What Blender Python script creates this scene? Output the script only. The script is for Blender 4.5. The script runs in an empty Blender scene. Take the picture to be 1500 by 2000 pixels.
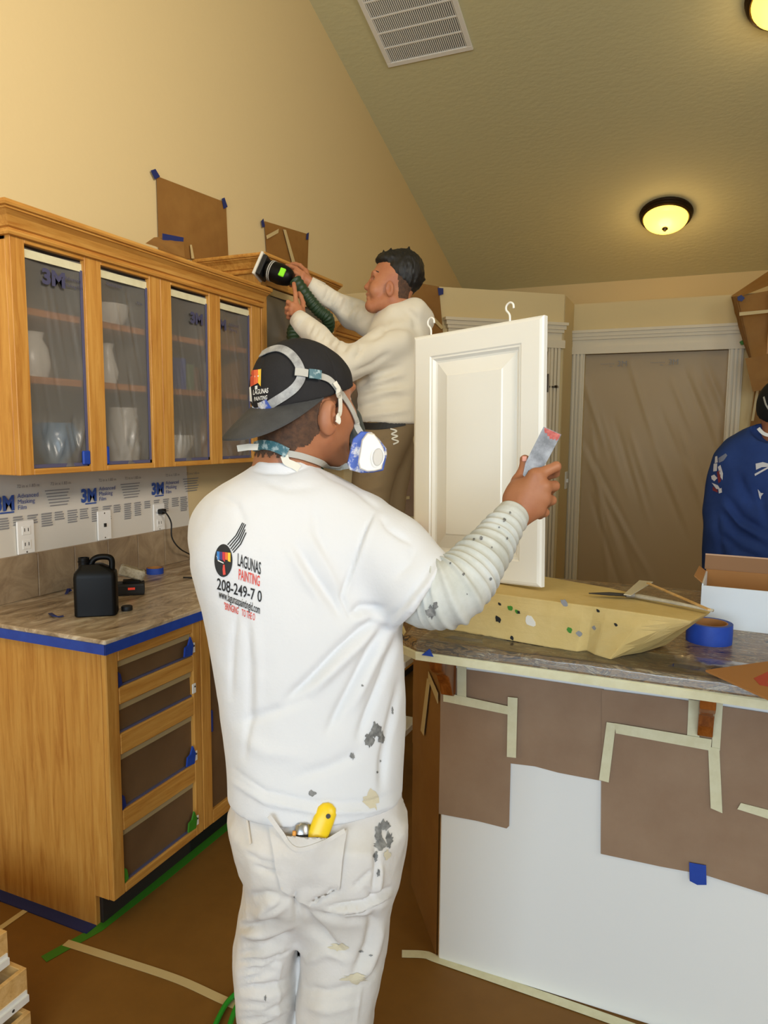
import bpy, bmesh, math, random
import numpy as np
from mathutils import Vector, Matrix
from mathutils.bvhtree import BVHTree
random.seed(7); RNG = np.random.RandomState(11)
SC = bpy.context.scene; COL = SC.collection

# ------------------------------------------------------------------ camera
F_PX, YAW, PITCH, ROLL, CAM_H = 1405.4, 23.6, 6.29, 0.459, 1.506
def _basis():
    y, p, r = (math.radians(v) for v in (YAW, PITCH, ROLL))
    fw = np.array([-math.sin(y)*math.cos(p), math.cos(y)*math.cos(p), -math.sin(p)])
    rt = np.array([math.cos(y), math.sin(y), 0.0]); up = np.cross(rt, fw)
    return fw, rt*math.cos(r)+up*math.sin(r), up*math.cos(r)-rt*math.sin(r)
FW, RT, UP = _basis(); EYE = np.array([0, 0, CAM_H])
cam_data = bpy.data.cameras.new('camera'); cam = bpy.data.objects.new('camera', cam_data); COL.objects.link(cam)
cam_data.sensor_fit = 'VERTICAL'; cam_data.sensor_height = 36; cam_data.sensor_width = 27
cam_data.lens = F_PX/2000*36; cam_data.clip_start = 0.02
cam.matrix_world = Matrix(((RT[0], UP[0], -FW[0], 0), (RT[1], UP[1], -FW[1], 0), (RT[2], UP[2], -FW[2], CAM_H), (0, 0, 0, 1)))
SC.camera = cam
def ray(x, y):
    d = FW*F_PX + RT*(x-750) - UP*(y-1000); return d/np.linalg.norm(d)
def on(x, y, ax, val):                      # where the sight line meets a wall, floor or worktop plane
    d = ray(x, y); return EYE + d*((val-EYE[ax])/d[ax])
def dep(x, y, d):                           # a point at d metres in front of the camera
    r = ray(x, y); return EYE + r*(d/(r@FW))
def proj(P):
    d = np.asarray(P, float)-EYE; z = d@FW
    return 750+F_PX*(d@RT)/z, 1000-F_PX*(d@UP)/z

# ------------------------------------------------------------------ world, lights, exposure
SC.view_settings.view_transform = 'Standard'; SC.view_settings.look = 'None'
SC.view_settings.exposure = 0.2; SC.view_settings.gamma = 1.0; SC.view_settings.use_curve_mapping = False
w = bpy.data.worlds.new('world'); SC.world = w; w.use_nodes = True
w.node_tree.nodes['Background'].inputs[0].default_value = (0.75, 0.86, 1.0, 1); w.node_tree.nodes['Background'].inputs[1].default_value = 1.0
def area(name, loc, target, sx, sy, energy, col):
    l = bpy.data.lights.new(name, 'AREA'); l.shape = 'RECTANGLE'; l.size = sx; l.size_y = sy; l.energy = energy; l.color = col
    o = bpy.data.objects.new(name, l); COL.objects.link(o); o.location = loc
    o.rotation_euler = (Vector(target)-Vector(loc)).to_track_quat('-Z', 'Y').to_euler(); return o
area('window_daylight', (0.45, -2.95, 1.7), (0.3, 2.0, 1.2), 3.2, 1.75, 106, (0.72, 0.87, 1.0))
area('right_fill_light', (3.2, 0.6, 2.5), (-1.5, 2.0, 2.2), 2.2, 1.8, 40, (0.80, 0.92, 1.0))  # added fill that brightens the left wall; the right wall has no opening
area('left_wall_fill_light', (3.2, -0.6, 3.3), (-2.15, 1.5, 2.75), 1.6, 0.8, 38, (1.0, 0.86, 0.70)).data.spread = math.radians(60)  # second added fill, kept narrow to lift the upper left wall
def bulb(name, loc, energy, col, size):
    l = bpy.data.lights.new(name, 'POINT'); l.energy = energy; l.color = col; l.shadow_soft_size = size; o = bpy.data.objects.new(name, l); COL.objects.link(o); o.location = loc
bulb('pendant_light', (-1.2, 0.2, 3.3), 14, (1.0, 0.78, 0.5), .25)

# ------------------------------------------------------------------ mesh helpers
class MB:
    def __init__(s): s.v = []; s.f = []; s.m = []
    def add(s, vs, fs, mi=0):
        n = len(s.v); s.v.extend([tuple(map(float, p)) for p in vs]); s.f.extend([tuple(i+n for i in f) for f in fs]); s.m.extend([mi]*len(fs)); return s
    def box(s, a, b, mi=0):
        x0, y0, z0 = (min(a[i], b[i]) for i in range(3)); x1, y1, z1 = (max(a[i], b[i]) for i in range(3))
        return s.add([(x0,y0,z0),(x1,y0,z0),(x1,y1,z0),(x0,y1,z0),(x0,y0,z1),(x1,y0,z1),(x1,y1,z1),(x0,y1,z1)],
                     [(0,3,2,1),(4,5,6,7),(0,1,5,4),(1,2,6,5),(2,3,7,6),(3,0,4,7)], mi)
    def obox(s, c, u, v, w, mi=0):          # centre and three half-axis vectors
        c, u, v, w = (np.asarray(q, float) for q in (c, u, v, w))
        return s.add([c-u-v-w, c+u-v-w, c+u+v-w, c-u+v-w, c-u-v+w, c+u-v+w, c+u+v+w, c-u+v+w],
                     [(0,3,2,1),(4,5,6,7),(0,1,5,4),(1,2,6,5),(2,3,7,6),(3,0,4,7)], mi)
    def loft(s, rings, cap=True, mi=0, closed=True):
        n = len(rings[0]); b = len(s.v)
        vs = [p for r in rings for p in r]; fs = []
        for i in range(len(rings)-1):
            for j in range(n if closed else n-1):
                k = (j+1) % n; fs.append((i*n+j, i*n+k, (i+1)*n+k, (i+1)*n+j))
        if cap and closed: fs.append(tuple(range(n-1, -1, -1))); fs.append(tuple((len(rings)-1)*n+j for j in range(n)))
        return s.add(vs, fs, mi)
    def tube(s, path, r, n=10, mi=0, cap=True, flat=None):
        P = [np.asarray(p, float) for p in path]; rr = r if isinstance(r, (list, tuple, np.ndarray)) else [r]*len(P)
        T = [P[min(i+1, len(P)-1)]-P[max(i-1, 0)] for i in range(len(P))]; T = [t/(np.linalg.norm(t)+1e-12) for t in T]
        a = np.array([0, 0, 1.0]) if abs(T[0][2]) < .9 else np.array([1.0, 0, 0])
        u = np.cross(T[0], a); u /= np.linalg.norm(u); rings = []
        for p, t, q in zip(P, T, rr):
            u = u-t*(u@t); u /= np.linalg.norm(u)+1e-12; w_ = np.cross(t, u)
            rings.append([p+q*(math.cos(2*math.pi*j/n)*u+math.sin(2*math.pi*j/n)*w_*(flat or 1)) for j in range(n)])
        return s.loft(rings, cap, mi)
    def ribbon(s, path, wid, nrm, th=.0015, mi=0):   # flat strap: width vector from normal x tangent
        P = [np.asarray(p, float) for p in path]; N = [np.asarray(q, float) for q in nrm]; rings = []
        for i, p in enumerate(P):
            t = P[min(i+1, len(P)-1)]-P[max(i-1, 0)]; t /= np.linalg.norm(t)+1e-12; q = N[i]/np.linalg.norm(N[i])
            u = np.cross(t, q); u /= np.linalg.norm(u)+1e-12; q = np.cross(u, t); h = wid/2 if not isinstance(wid, (list, tuple)) else wid[i]/2
            rings.append([p-u*h, p+u*h, p+u*h+q*th, p-u*h+q*th])
        return s.loft(rings, True, mi)
    def prism(s, poly, vec, mi=0):
        n = len(poly); vec = np.asarray(vec, float); a = [np.asarray(p, float) for p in poly]
        return s.add(a+[p+vec for p in a], [tuple(range(n-1, -1, -1)), tuple(range(n, 2*n))]+[(i, (i+1) % n, (i+1) % n+n, i+n) for i in range(n)], mi)
    def lathe(s, prof, c=(0,0,0), n=32, axis=(0,0,1), mi=0):
        ax = Vector(axis).normalized(); q = Vector((0,0,1)).rotation_difference(ax).to_matrix(); c = Vector(c); rings = []
        for r, z in prof: rings.append([c+q@Vector((r*math.cos(2*math.pi*j/n), r*math.sin(2*math.pi*j/n), z)) for j in range(n)])
        return s.loft(rings, True, mi)
    def grid(s, fn, nu, nv, mi=0, thick=None):
        P = [[np.asarray(fn(i/nu, j/nv), float) for i in range(nu+1)] for j in range(nv+1)]
        vs = [p for r in P for p in r]; W = nu+1
        fs = [(j*W+i, j*W+i+1, (j+1)*W+i+1, (j+1)*W+i) for j in range(nv) for i in range(nu)]
        return s.add(vs, fs, mi)
ORIGIN = {}
def link(name, me, parent=None, at=None, mats=(), smooth=False):
    o = bpy.data.objects.new(name, me); COL.objects.link(o)
    org = ORIGIN.get(parent.name, Vector((0,0,0))) if parent else Vector(at if at is not None else (0,0,0))
    me.transform(Matrix.Translation(-org))
    if parent: o.parent = parent
    else: o.location = org
    ORIGIN[o.name] = org.copy()
    for m in (mats if isinstance(mats, (list, tuple)) else [mats]): me.materials.append(m)
    if smooth:
        me.polygons.foreach_set('use_smooth', [True]*len(me.polygons))
    return o
def obj(name, mb, mats, parent=None, at=None, bevel=0, smooth=False, seg=1, sharp=None, fix=True):
    me = bpy.data.meshes.new(name); me.from_pydata(mb.v, [], mb.f)
    if any(mb.m): me.polygons.foreach_set('material_index', mb.m)
    if bevel or fix:
        bm = bmesh.new(); bm.from_mesh(me)
        if fix: bmesh.ops.recalc_face_normals(bm, faces=bm.faces)
        if bevel: bmesh.ops.bevel(bm, geom=list(bm.edges), offset=bevel, segments=seg, affect='EDGES', profile=.7, clamp_overlap=True)
        bm.to_mesh(me); bm.free()
    if at is None and parent is None and len(mb.v):
        a = np.array(mb.v); at = ((a[:,0].min()+a[:,0].max())/2, (a[:,1].min()+a[:,1].max())/2, a[:,2].min())
    o = link(name, me, parent, at, mats, smooth)
    if smooth and sharp: me.set_sharp_from_angle(angle=math.radians(sharp))
    return o
def tag(o, label, cat, group=None, kind=None):
    if label: o['label'] = label
    if cat: o['category'] = cat
    if group: o['group'] = group
    if kind: o['kind'] = kind
    return o
def thing(name, label, cat, loc, group=None):
    o = bpy.data.objects.new(name, None); COL.objects.link(o); o.location = loc; o.empty_display_size = .05
    ORIGIN[o.name] = Vector(loc); return tag(o, label, cat, group)
def struct(name, mb, mat, parent=None, **k):
    o = obj(name, mb, mat, parent, **k)
    if not parent: o['kind'] = 'structure'
    return o
def lab(o, t): o['label'] = t; return o

# ------------------------------------------------------------------ materials
def srgb(r, g, b): return tuple(((c/255)/12.92 if c/255 <= .04045 else ((c/255+.055)/1.055)**2.4) for c in (r, g, b))+(1,)
def M(name, col, rough=.6, metal=0, col2=None, scale=6, stretch=(1,1,1), detail=6, bump=0, bscale=60, lo=.35, hi=.65, spec=.5, coat=0, emit=None, es=0, space='Object', bstretch=(1,1,1), sheen=0):
    m = bpy.data.materials.new(name); m.use_nodes = True; nt = m.node_tree; b = nt.nodes['Principled BSDF']
    b.inputs['Base Color'].default_value = col; b.inputs['Roughness'].default_value = rough; b.inputs['Metallic'].default_value = metal
    b.inputs['Specular IOR Level'].default_value = spec; b.inputs['Coat Weight'].default_value = coat; b.inputs['Coat Roughness'].default_value = .25
    if sheen: b.inputs['Sheen Weight'].default_value = sheen
    if emit: b.inputs['Emission Color'].default_value = emit; b.inputs['Emission Strength'].default_value = es
    def coords(st):
        tc = nt.nodes.new('ShaderNodeTexCoord'); mp = nt.nodes.new('ShaderNodeMapping'); mp.inputs['Scale'].default_value = st
        nt.links.new(tc.outputs[space], mp.inputs['Vector']); return mp.outputs[0]
    if col2:
        n = nt.nodes.new('ShaderNodeTexNoise'); n.inputs['Scale'].default_value = scale; n.inputs['Detail'].default_value = detail; n.inputs['Roughness'].default_value = .65
        nt.links.new(coords(stretch), n.inputs['Vector']); r = nt.nodes.new('ShaderNodeValToRGB')
        r.color_ramp.elements[0].position = lo; r.color_ramp.elements[1].position = hi; r.color_ramp.elements[0].color = col; r.color_ramp.elements[1].color = col2
        nt.links.new(n.outputs[0], r.inputs[0]); nt.links.new(r.outputs[0], b.inputs['Base Color'])
    if bump:
        n = nt.nodes.new('ShaderNodeTexNoise'); n.inputs['Scale'].default_value = bscale; n.inputs['Detail'].default_value = 5
        nt.links.new(coords(bstretch), n.inputs['Vector']); u = nt.nodes.new('ShaderNodeBump'); u.inputs['Strength'].default_value = bump; u.inputs['Distance'].default_value = .004
        nt.links.new(n.outputs[0], u.inputs['Height']); nt.links.new(u.outputs[0], b.inputs['Normal'])
    return m
def wood(name, st, c1=(198,142,66), c2=(212,160,82), c3=(174,114,46)):
    m = M(name, srgb(*c1), .42, spec=.4); nt = m.node_tree; b = nt.nodes['Principled BSDF']
    tc = nt.nodes.new('ShaderNodeTexCoord'); mp = nt.nodes.new('ShaderNodeMapping'); mp.inputs['Scale'].default_value = st
    oi = nt.nodes.new('ShaderNodeObjectInfo'); mv = nt.nodes.new('ShaderNodeVectorMath'); mv.operation = 'SCALE'; mv.inputs[0].default_value = (3, 5, 7)
    nt.links.new(oi.outputs['Random'], mv.inputs['Scale']); nt.links.new(mv.outputs[0], mp.inputs['Location'])
    nt.links.new(tc.outputs['Object'], mp.inputs['Vector'])
    n = nt.nodes.new('ShaderNodeTexNoise'); n.inputs['Scale'].default_value = 9; n.inputs['Detail'].default_value = 9; n.inputs['Roughness'].default_value = .7; n.inputs['Distortion'].default_value = .6
    nt.links.new(mp.outputs[0], n.inputs['Vector']); r = nt.nodes.new('ShaderNodeValToRGB'); e = r.color_ramp.elements
    e[0].position = .33; e[0].color = srgb(*c3); e[1].position = .68; e[1].color = srgb(*c2); k = e.new(.5); k.color = srgb(*c1)
    nt.links.new(n.outputs[0], r.inputs[0]); nt.links.new(r.outputs[0], b.inputs['Base Color'])
    u = nt.nodes.new('ShaderNodeBump'); u.inputs['Strength'].default_value = .12; u.inputs['Distance'].default_value = .001
    nt.links.new(n.outputs[0], u.inputs['Height']); nt.links.new(u.outputs[0], b.inputs['Normal']); return m
def film(name, col, clear, rough=.25, trans=.5):
    m = bpy.data.materials.new(name); m.use_nodes = True; nt = m.node_tree; nt.nodes.remove(nt.nodes['Principled BSDF']); out = nt.nodes['Material Output']
    t = nt.nodes.new('ShaderNodeBsdfTransparent'); d = nt.nodes.new('ShaderNodeBsdfDiffuse'); d.inputs[0].default_value = col
    tl = nt.nodes.new('ShaderNodeBsdfTranslucent'); tl.inputs[0].default_value = col
    g = nt.nodes.new('ShaderNodeBsdfGlossy'); g.inputs['Roughness'].default_value = rough; g.inputs[0].default_value = (1,1,1,1)
    m0 = nt.nodes.new('ShaderNodeMixShader'); m0.inputs[0].default_value = trans; nt.links.new(d.outputs[0], m0.inputs[1]); nt.links.new(tl.outputs[0], m0.inputs[2])
    m1 = nt.nodes.new('ShaderNodeMixShader'); m1.inputs[0].default_value = clear; nt.links.new(m0.outputs[0], m1.inputs[1]); nt.links.new(t.outputs[0], m1.inputs[2])
    fr = nt.nodes.new('ShaderNodeFresnel'); fr.inputs[0].default_value = 1.45
    m2 = nt.nodes.new('ShaderNodeMixShader'); nt.links.new(fr.outputs[0], m2.inputs[0]); nt.links.new(m1.outputs[0], m2.inputs[1]); nt.links.new(g.outputs[0], m2.inputs[2])
    nt.links.new(m2.outputs[0], out.inputs[0]); return m
def ramp3(name, stops, scale, stretch, rough=.3, distort=1.5, spec=.5, bump=0, detail=8, coat=0):
    m = M(name, (1,1,1,1), rough, spec=spec, coat=coat); nt = m.node_tree; b = nt.nodes['Principled BSDF']
    tc = nt.nodes.new('ShaderNodeTexCoord'); mp = nt.nodes.new('ShaderNodeMapping'); mp.inputs['Scale'].default_value = stretch; nt.links.new(tc.outputs['Object'], mp.inputs[0])
    n = nt.nodes.new('ShaderNodeTexNoise'); n.inputs['Scale'].default_value = scale; n.inputs['Detail'].default_value = detail; n.inputs['Distortion'].default_value = distort; n.inputs['Roughness'].default_value = .68
    nt.links.new(mp.outputs[0], n.inputs['Vector']); r = nt.nodes.new('ShaderNodeValToRGB'); e = r.color_ramp.elements
    e[0].position, e[0].color = stops[0][0], srgb(*stops[0][1]); e[1].position, e[1].color = stops[-1][0], srgb(*stops[-1][1])
    for p, c in stops[1:-1]: k = e.new(p); k.color = srgb(*c)
    nt.links.new(n.outputs[0], r.inputs[0]); nt.links.new(r.outputs[0], b.inputs['Base Color'])
    if bump:
        u = nt.nodes.new('ShaderNodeBump'); u.inputs['Strength'].default_value = bump; u.inputs['Distance'].default_value = .004
        nt.links.new(n.outputs[0], u.inputs['Height']); nt.links.new(u.outputs[0], b.inputs['Normal'])
    return m
m_wall = M('tan wall paint', srgb(218,196,148), .8, bump=.15, bscale=45, spec=.2)
m_ceil = M('tan ceiling knockdown texture', srgb(208,202,160), .75, bump=.55, bscale=22, spec=.25, bstretch=(1,1.8,1))
m_cream = M('cream trim paint', srgb(222,208,180), .45)
m_white = M('white wall paint', srgb(236,237,235), .6, bump=.05, bscale=50)
m_floorpaper = M('brown floor paper', srgb(132,92,38), .6, col2=srgb(120,82,32), scale=3, bump=.2, bscale=12, spec=.3)
m_paper = M('brown masking paper', srgb(158,132,108), .75, col2=srgb(147,120,97), scale=5, bump=.35, bscale=9, spec=.2)
m_paper2 = M('golden brown masking paper', srgb(150,108,54), .7, col2=srgb(138,96,46), scale=5, bump=.3, bscale=9, spec=.3)
m_oak_z = wood('oak vertical grain', (5.5,5.5,.35)); m_oak_y = wood('oak long grain', (5.5,.35,5.5)); m_oak_x = wood('oak cross grain', (.35,5.5,5.5))
m_oak_dark = wood('oak shelf edge', (5.5,.35,5.5), (176,112,52), (190,126,62), (150,90,40))
m_corbel = wood('glossy cherry stain', (5,5,.5), (142,78,26), (168,98,40), (112,56,16)); m_corbel.node_tree.nodes['Principled BSDF'].inputs['Roughness'].default_value = .25
m_ply = wood('pale birch plywood', (.5,5,5), (214,172,108), (226,188,128), (196,150,86))
m_blue = M('blue painters tape', srgb(24,62,158), .55, col2=srgb(30,72,172), scale=20)
m_navy = M('dark blue painters tape', srgb(22,40,104), .55)
m_green = M('green tape', srgb(58,128,28), .55)
m_tape = M('cream masking tape', srgb(226,222,188), .6, col2=srgb(216,210,172), scale=25)
m_tape2 = M('tan masking tape', srgb(202,180,130), .6)
m_film = film('clear masking film', srgb(190,188,182), .56, .3)
m_film_dense = film('printed masking film', srgb(238,234,224), .12, .3, .15)
m_film_door = film('doorway masking film', srgb(222,194,150), .22, .5, .25)
m_ink_blue = M('blue print ink', srgb(52,84,160), .6); m_ink_grey = M('grey print ink', srgb(140,140,142), .6)
m_ink_dim = M('dark blue film ink', srgb(84,84,114), .6)
m_ink_film = M('faded blue film print', srgb(70,70,100), .7)
m_black = M('black plastic', srgb(7,7,8), .45, spec=.22); m_dark = M('black rubber', srgb(20,20,20), .6)
m_cabin = M('cabinet interior', srgb(132,130,124), .6)
m_plastic = M('white plastic', srgb(236,234,228), .35); m_slot = M('dark slot', srgb(40,38,36), .5)
m_metal = M('brushed steel', srgb(170,170,172), .3, metal=1); m_bronze = M('dark bronze metal', srgb(70,58,44), .35, metal=.9)
m_counter = ramp3('swirled brown laminate', [(.32,(104,86,66)),(.45,(164,142,114)),(.55,(190,170,144)),(.66,(220,206,182))], 3.2, (3.2,1.1,3), .3, 2.2)
m_tile = ramp3('mottled tan tile', [(.3,(122,102,80)),(.5,(148,128,102)),(.7,(168,148,120))], 8, (1,1,1), .4, 1)
m_bar = ramp3('dark gold laminate under film', [(.36,(30,26,32)),(.43,(92,70,44)),(.49,(160,124,72)),(.54,(66,54,48)),(.6,(190,168,128)),(.68,(62,58,74))], 9, (1.6,5,6), .34, 1.6, coat=.15)
m_foam = M('yellow foam', srgb(212,188,130), .85, col2=srgb(202,176,114), scale=7, bump=.3, bscale=70, spec=.1)
m_card = M('cardboard', srgb(168,116,62), .8, bump=.1, bscale=40); m_whitecard = M('white card', srgb(226,232,238), .5)
m_redpr = M('red print', srgb(176,62,40), .6)
m_doorw = M('satin white enamel', srgb(240,240,234), .28, bump=.02, bscale=60, coat=.2)

# ------------------------------------------------------------------ text
def text_tris(body, size=1, bold=0, spacing=1, maxedge=None, align='LEFT'):
    cu = bpy.data.curves.new('txt', 'FONT'); cu.body = body; cu.size = size; cu.offset = bold; cu.space_character = spacing; cu.align_x = align; cu.resolution_u = 3
    o = bpy.data.objects.new('txt', cu); me = o.to_mesh()
    bm = bmesh.new(); bm.from_mesh(me); bmesh.ops.triangulate(bm, faces=bm.faces)
    if maxedge:
        for _ in range(4):
            es = [e for e in bm.edges if e.calc_length() > maxedge]
            if not es: break
            bmesh.ops.subdivide_edges(bm, edges=es, cuts=1); bmesh.ops.triangulate(bm, faces=bm.faces)
    v = [tuple(p.co[:2]) for p in bm.verts]; bm.verts.index_update(); f = [tuple(q.index for q in p.verts) for p in bm.faces]
    bm.free(); o.to_mesh_clear(); bpy.data.objects.remove(o); bpy.data.curves.remove(cu); return v, f
def flat_text(mb, body, org, u, v, size, bold=0, wscale=1, spacing=1, width=None):
    tv, tf = text_tris(body, size, bold, spacing)
    if not tv: return mb
    if width: wscale = width/(max(p[0] for p in tv)-min(p[0] for p in tv))
    org, u, v = (np.asarray(q, float) for q in (org, u, v))
    return mb.add([org+u*p[0]*wscale+v*p[1] for p in tv], tf)
# ------------------------------------------------------------------ the room
XL = -2.15; YB = 6.8; YR = -2.9; XR = 3.3; RIDGE = 1.4
def zc(y): return 3.368-.36*(y-5.364) if y > RIDGE else 4.795-.36*(RIDGE-y)
b = MB(); b.box((XL-.1, YR-.1, -.1), (XR+.1, YB+.1, 0)); struct('floor', b, m_floorpaper)
prof = [(XL-.12, YR, 0), (XL-.12, YB, 0), (XL-.12, YB, zc(YB)), (XL-.12, RIDGE, zc(RIDGE)), (XL-.12, YR, zc(YR))]
b = MB(); b.prism(prof, (.12, 0, 0)); wall_left = struct('wall_left', b, m_wall)
b = MB(); b.prism([(XR, p[1], p[2]) for p in prof], (.12, 0, 0)); struct('wall_right', b, m_wall)
b = MB(); b.box((XL, YB, 0), (XR, YB+.12, zc(YB))); struct('wall_back', b, m_wall)
b = MB(); z = zc(YR)
b.box((XL, YR-.12, 0), (-1.25, YR, z)); b.box((2.15, YR-.12, 0), (XR, YR, z)); b.box((-1.25, YR-.12, 0), (2.15, YR, .75)); b.box((-1.25, YR-.12, 2.65), (2.15, YR, z))
struct('wall_rear', b, m_wall)
b = MB()
for x0, x1, z0, z1 in ((-1.3,-1.23,.7,2.7), (2.13,2.2,.7,2.7), (-1.3,2.2,.7,.77), (-1.3,2.2,2.63,2.7), (.43,.47,.77,2.63)): b.box((x0, YR-.02, z0), (x1, YR+.02, z1))
struct('window_1', b, m_cream)
def fill_frame(name, y0, y1, z0, z1):  # made-up frame around an added fill light
    b = MB()
    for a, c, e, g_ in ((y0-.07, y0, z0-.07, z1+.07), (y1, y1+.07, z0-.07, z1+.07), (y0, y1, z0-.07, z0), (y0, y1, z1, z1+.07), ((y0+y1)/2-.02, (y0+y1)/2+.02, z0, z1)): b.box((XR-.03, a, e), (XR, c, g_))
    return struct(name, b, m_cream)
fill_frame('fill_light_frame_1', -.5, 1.7, 1.6, 3.4); fill_frame('fill_light_frame_2', -1.7, -.62, 2.9, 3.3)  # unseen frames invented to go with the two right-hand fills
b = MB(); b.prism([(XL, YB+.12, zc(YB+.12)), (XL, RIDGE, zc(RIDGE)), (XL, YR-.12, zc(YR-.12)), (XL, YR-.12, zc(YR-.12)+.12), (XL, RIDGE, zc(RIDGE)+.12), (XL, YB+.12, zc(YB+.12)+.12)], (XR-XL, 0, 0))
struct('ceiling', b, m_ceil)
# pantry block set across the corner, doorway wall beside it
PA = (-1.50, 4.25); PB = (-.84, 4.77); YD = 5.154; HB = 2.39
b = MB(); b.prism([(XL, PA[1], 0), (PA[0], PA[1], 0), (PA[0]+.03, PA[1]+.10, 0), (XL, PA[1]+.10, 0)], (0, 0, HB)); struct('wall_pantry_side', b, m_wall)
u = np.array([PB[0]-PA[0], PB[1]-PA[1], 0]); PL = np.linalg.norm(u); u /= PL; n = np.array([u[1], -u[0], 0])   # n points to the room
P0 = np.array([PA[0], PA[1], 0])
def pan(s, d, z): return P0+u*s+n*d+np.array([0, 0, z])
def panbox(b, s0, s1, d0, d1, z0, z1): b.obox(pan((s0+s1)/2, (d0+d1)/2, (z0+z1)/2), u*(s1-s0)/2, n*(d1-d0)/2, (0, 0, (z1-z0)/2)); return b
b = MB(); panbox(b, 0, .06, -.1, 0, 0, HB); panbox(b, .75, PL, -.1, 0, 0, HB); panbox(b, .06, .75, -.1, 0, 2.03, HB); struct('wall_pantry', b, m_wall)
b = MB(); b.box((-.94, PB[1]+.03, 0), (-.84, YD, HB)); struct('wall_pantry_return', b, m_wall)
b = MB(); b.prism([(XL, PA[1]+.05, HB-.04), (PA[0], PA[1]+.05, HB-.04), (PB[0]-.05, PB[1]+.05, HB-.04), (PB[0]-.05, YD, HB-.04), (1.9, YD+.05, HB-.04), (1.9, YB, HB-.04), (XL, YB, HB-.04)], (0, 0, .04)); struct('ceiling_shelf', b, m_wall)
b = MB(); XD0, XD1 = -.755, .135
b.box((-.84, YD, 0), (XD0, YD+.12, HB)); b.box((XD1, YD, 0), (1.9, YD+.12, HB)); b.box((XD0, YD, 2.06), (XD1, YD+.12, HB)); struct('wall_doorway', b, m_wall)
b = MB(); b.box((XD0-.6, YD+1.3, 0), (XD1+.6, YD+1.36, HB-.05)); struct('wall_hall', b, m_wall)
# fluted door trim
def casing(b, org, du, dn, w_, z0, z1):
    for i, (a, t) in enumerate(((0, .012), (.12, .026), (.3, .012), (.42, .026), (.58, .012), (.7, .026), (.88, .012))):
        e = (.12, .3, .42, .58, .7, .88, 1)[i]; c = org+du*w_*(a+e)/2+dn*t/2+np.array([0, 0, (z0+z1)/2]); b.obox(c, du*w_*(e-a)/2, dn*t/2, (0, 0, (z1-z0)/2))
def header(b, org, du, dn, L, z0):
    for z, h, t, ov in ((0, .05, .03, .02), (.05, .045, .02, 0), (.095, .02, .032, .01), (.115, .025, .04, .02), (.14, .018, .05, .03)):
        b.obox(org+du*L/2+dn*t/2+np.array([0, 0, z0+z+h/2]), du*(L/2+ov), dn*t/2, (0, 0, h/2))
X_ = np.array([1., 0, 0]); Y_ = np.array([0, 1., 0]); Z_ = np.array([0, 0, 1.])
b = MB(); casing(b, np.array([XD0-.085, YD, 0]), X_, -Y_, .085, 0, 2.05); struct('trim_1', b, m_cream)
b = MB(); casing(b, np.array([XD1, YD, 0]), X_, -Y_, .085, 0, 2.05); struct('trim_2', b, m_cream)
b = MB(); header(b, np.array([XD0-.085, YD, 0]), X_, -Y_, XD1-XD0+.17, 2.05); struct('trim_3', b, m_cream)
b = MB(); casing(b, pan(.735, 0, 0), u, n, .085, 0, 2.05); struct('trim_4', b, m_cream)
b = MB(); casing(b, pan(.055, 0, 0), u, n, .085, 0, 2.05); struct('trim_5', b, m_cream)
b = MB(); header(b, pan(.055, 0, 0), u, n, .765, 2.05); struct('trim_6', b, m_cream)
door_1 = struct('door_1', panbox(MB(), .14, .735, -.06, -.02, .01, 2.04), m_cream)
for z0, z1 in ((.2, .95), (1.08, 1.9)):
    for s0, s1 in ((.2, .41), (.46, .67)): obj('door_panel', panbox(MB(), s0, s1, -.02, -.014, z0, z1), m_cream, door_1, bevel=.004)
for z in (.3, 1.05, 1.78):
    h = obj('hinge', panbox(MB(), .72, .74, -.02, .004, z, z+.1), m_bronze, door_1); obj('hinge_pin', MB().tube([pan(.735, .012, z-.008), pan(.735, .012, z+.108)], .006), m_bronze, h)
# latch on the casing, switch on the return wall
b = MB(); panbox(b, .745, .805, .016, .026, 1.80, 1.812); panbox(b, .775, .79, .026, .04, 1.80, 1.815); tag(obj('door_latch', b, m_bronze, None, at=tuple(pan(.67, .012, 1.80))), 'small dark flip latch on the pantry door casing', 'latch')
b = MB(); b.box((-.84, 5.01, 1.13), (-.834, 5.09, 1.25)); sw = obj('light_switch', b, m_plastic, bevel=.002); tag(sw, 'white light switch on the return wall beside the pantry', 'switch')
b = MB(); b.box((-.834, 5.043, 1.175), (-.822, 5.057, 1.2)); obj('toggle', b, m_plastic, sw)
# doorway film
def crease(uu, vv, lines):
    d = 0
    for x0, y0, x1, y1, a, w_ in lines:
        dx, dy = x1-x0, y1-y0; L = dx*dx+dy*dy; t = max(0, min(1, ((uu-x0)*dx+(vv-y0)*dy)/L)); q = math.hypot(uu-x0-t*dx, vv-y0-t*dy)
        d += a*math.exp(-(q/w_)**2)*math.sin(math.pi*min(1, max(.02, t*.9+.1)))
    return d
rl = random.Random(3); cl = []
for i in range(16): x = rl.uniform(.5, 1.0); y = rl.uniform(.62, .98); L = rl.uniform(.12, .3); cl.append((x-.35*L, y, x+.65*L, y-L*1.0, rl.uniform(.008, .016)*(1 if i % 3 else -1), .012))
for i in range(12): x = rl.uniform(0, .4); y = rl.uniform(.5, .98); L = rl.uniform(.15, .42); cl.append((x-.1*L, y, x+.7*L, y-L, rl.uniform(.008, .018)*(1 if i % 3 else -1), .013))
cl += [(.02, .66, .62, .2, .02, .014), (.0, .72, .5, .3, -.016, .013), (.05, .8, .3, .05, .014, .014)]
def fdoor(a, v): return (XD0+a*(XD1-XD0), YD+.035-.03*math.sin(math.pi*a)*math.sin(math.pi*min(1, v*1.1))*.6-crease(a, v, cl)*.55, .02+2.03*v)
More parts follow.
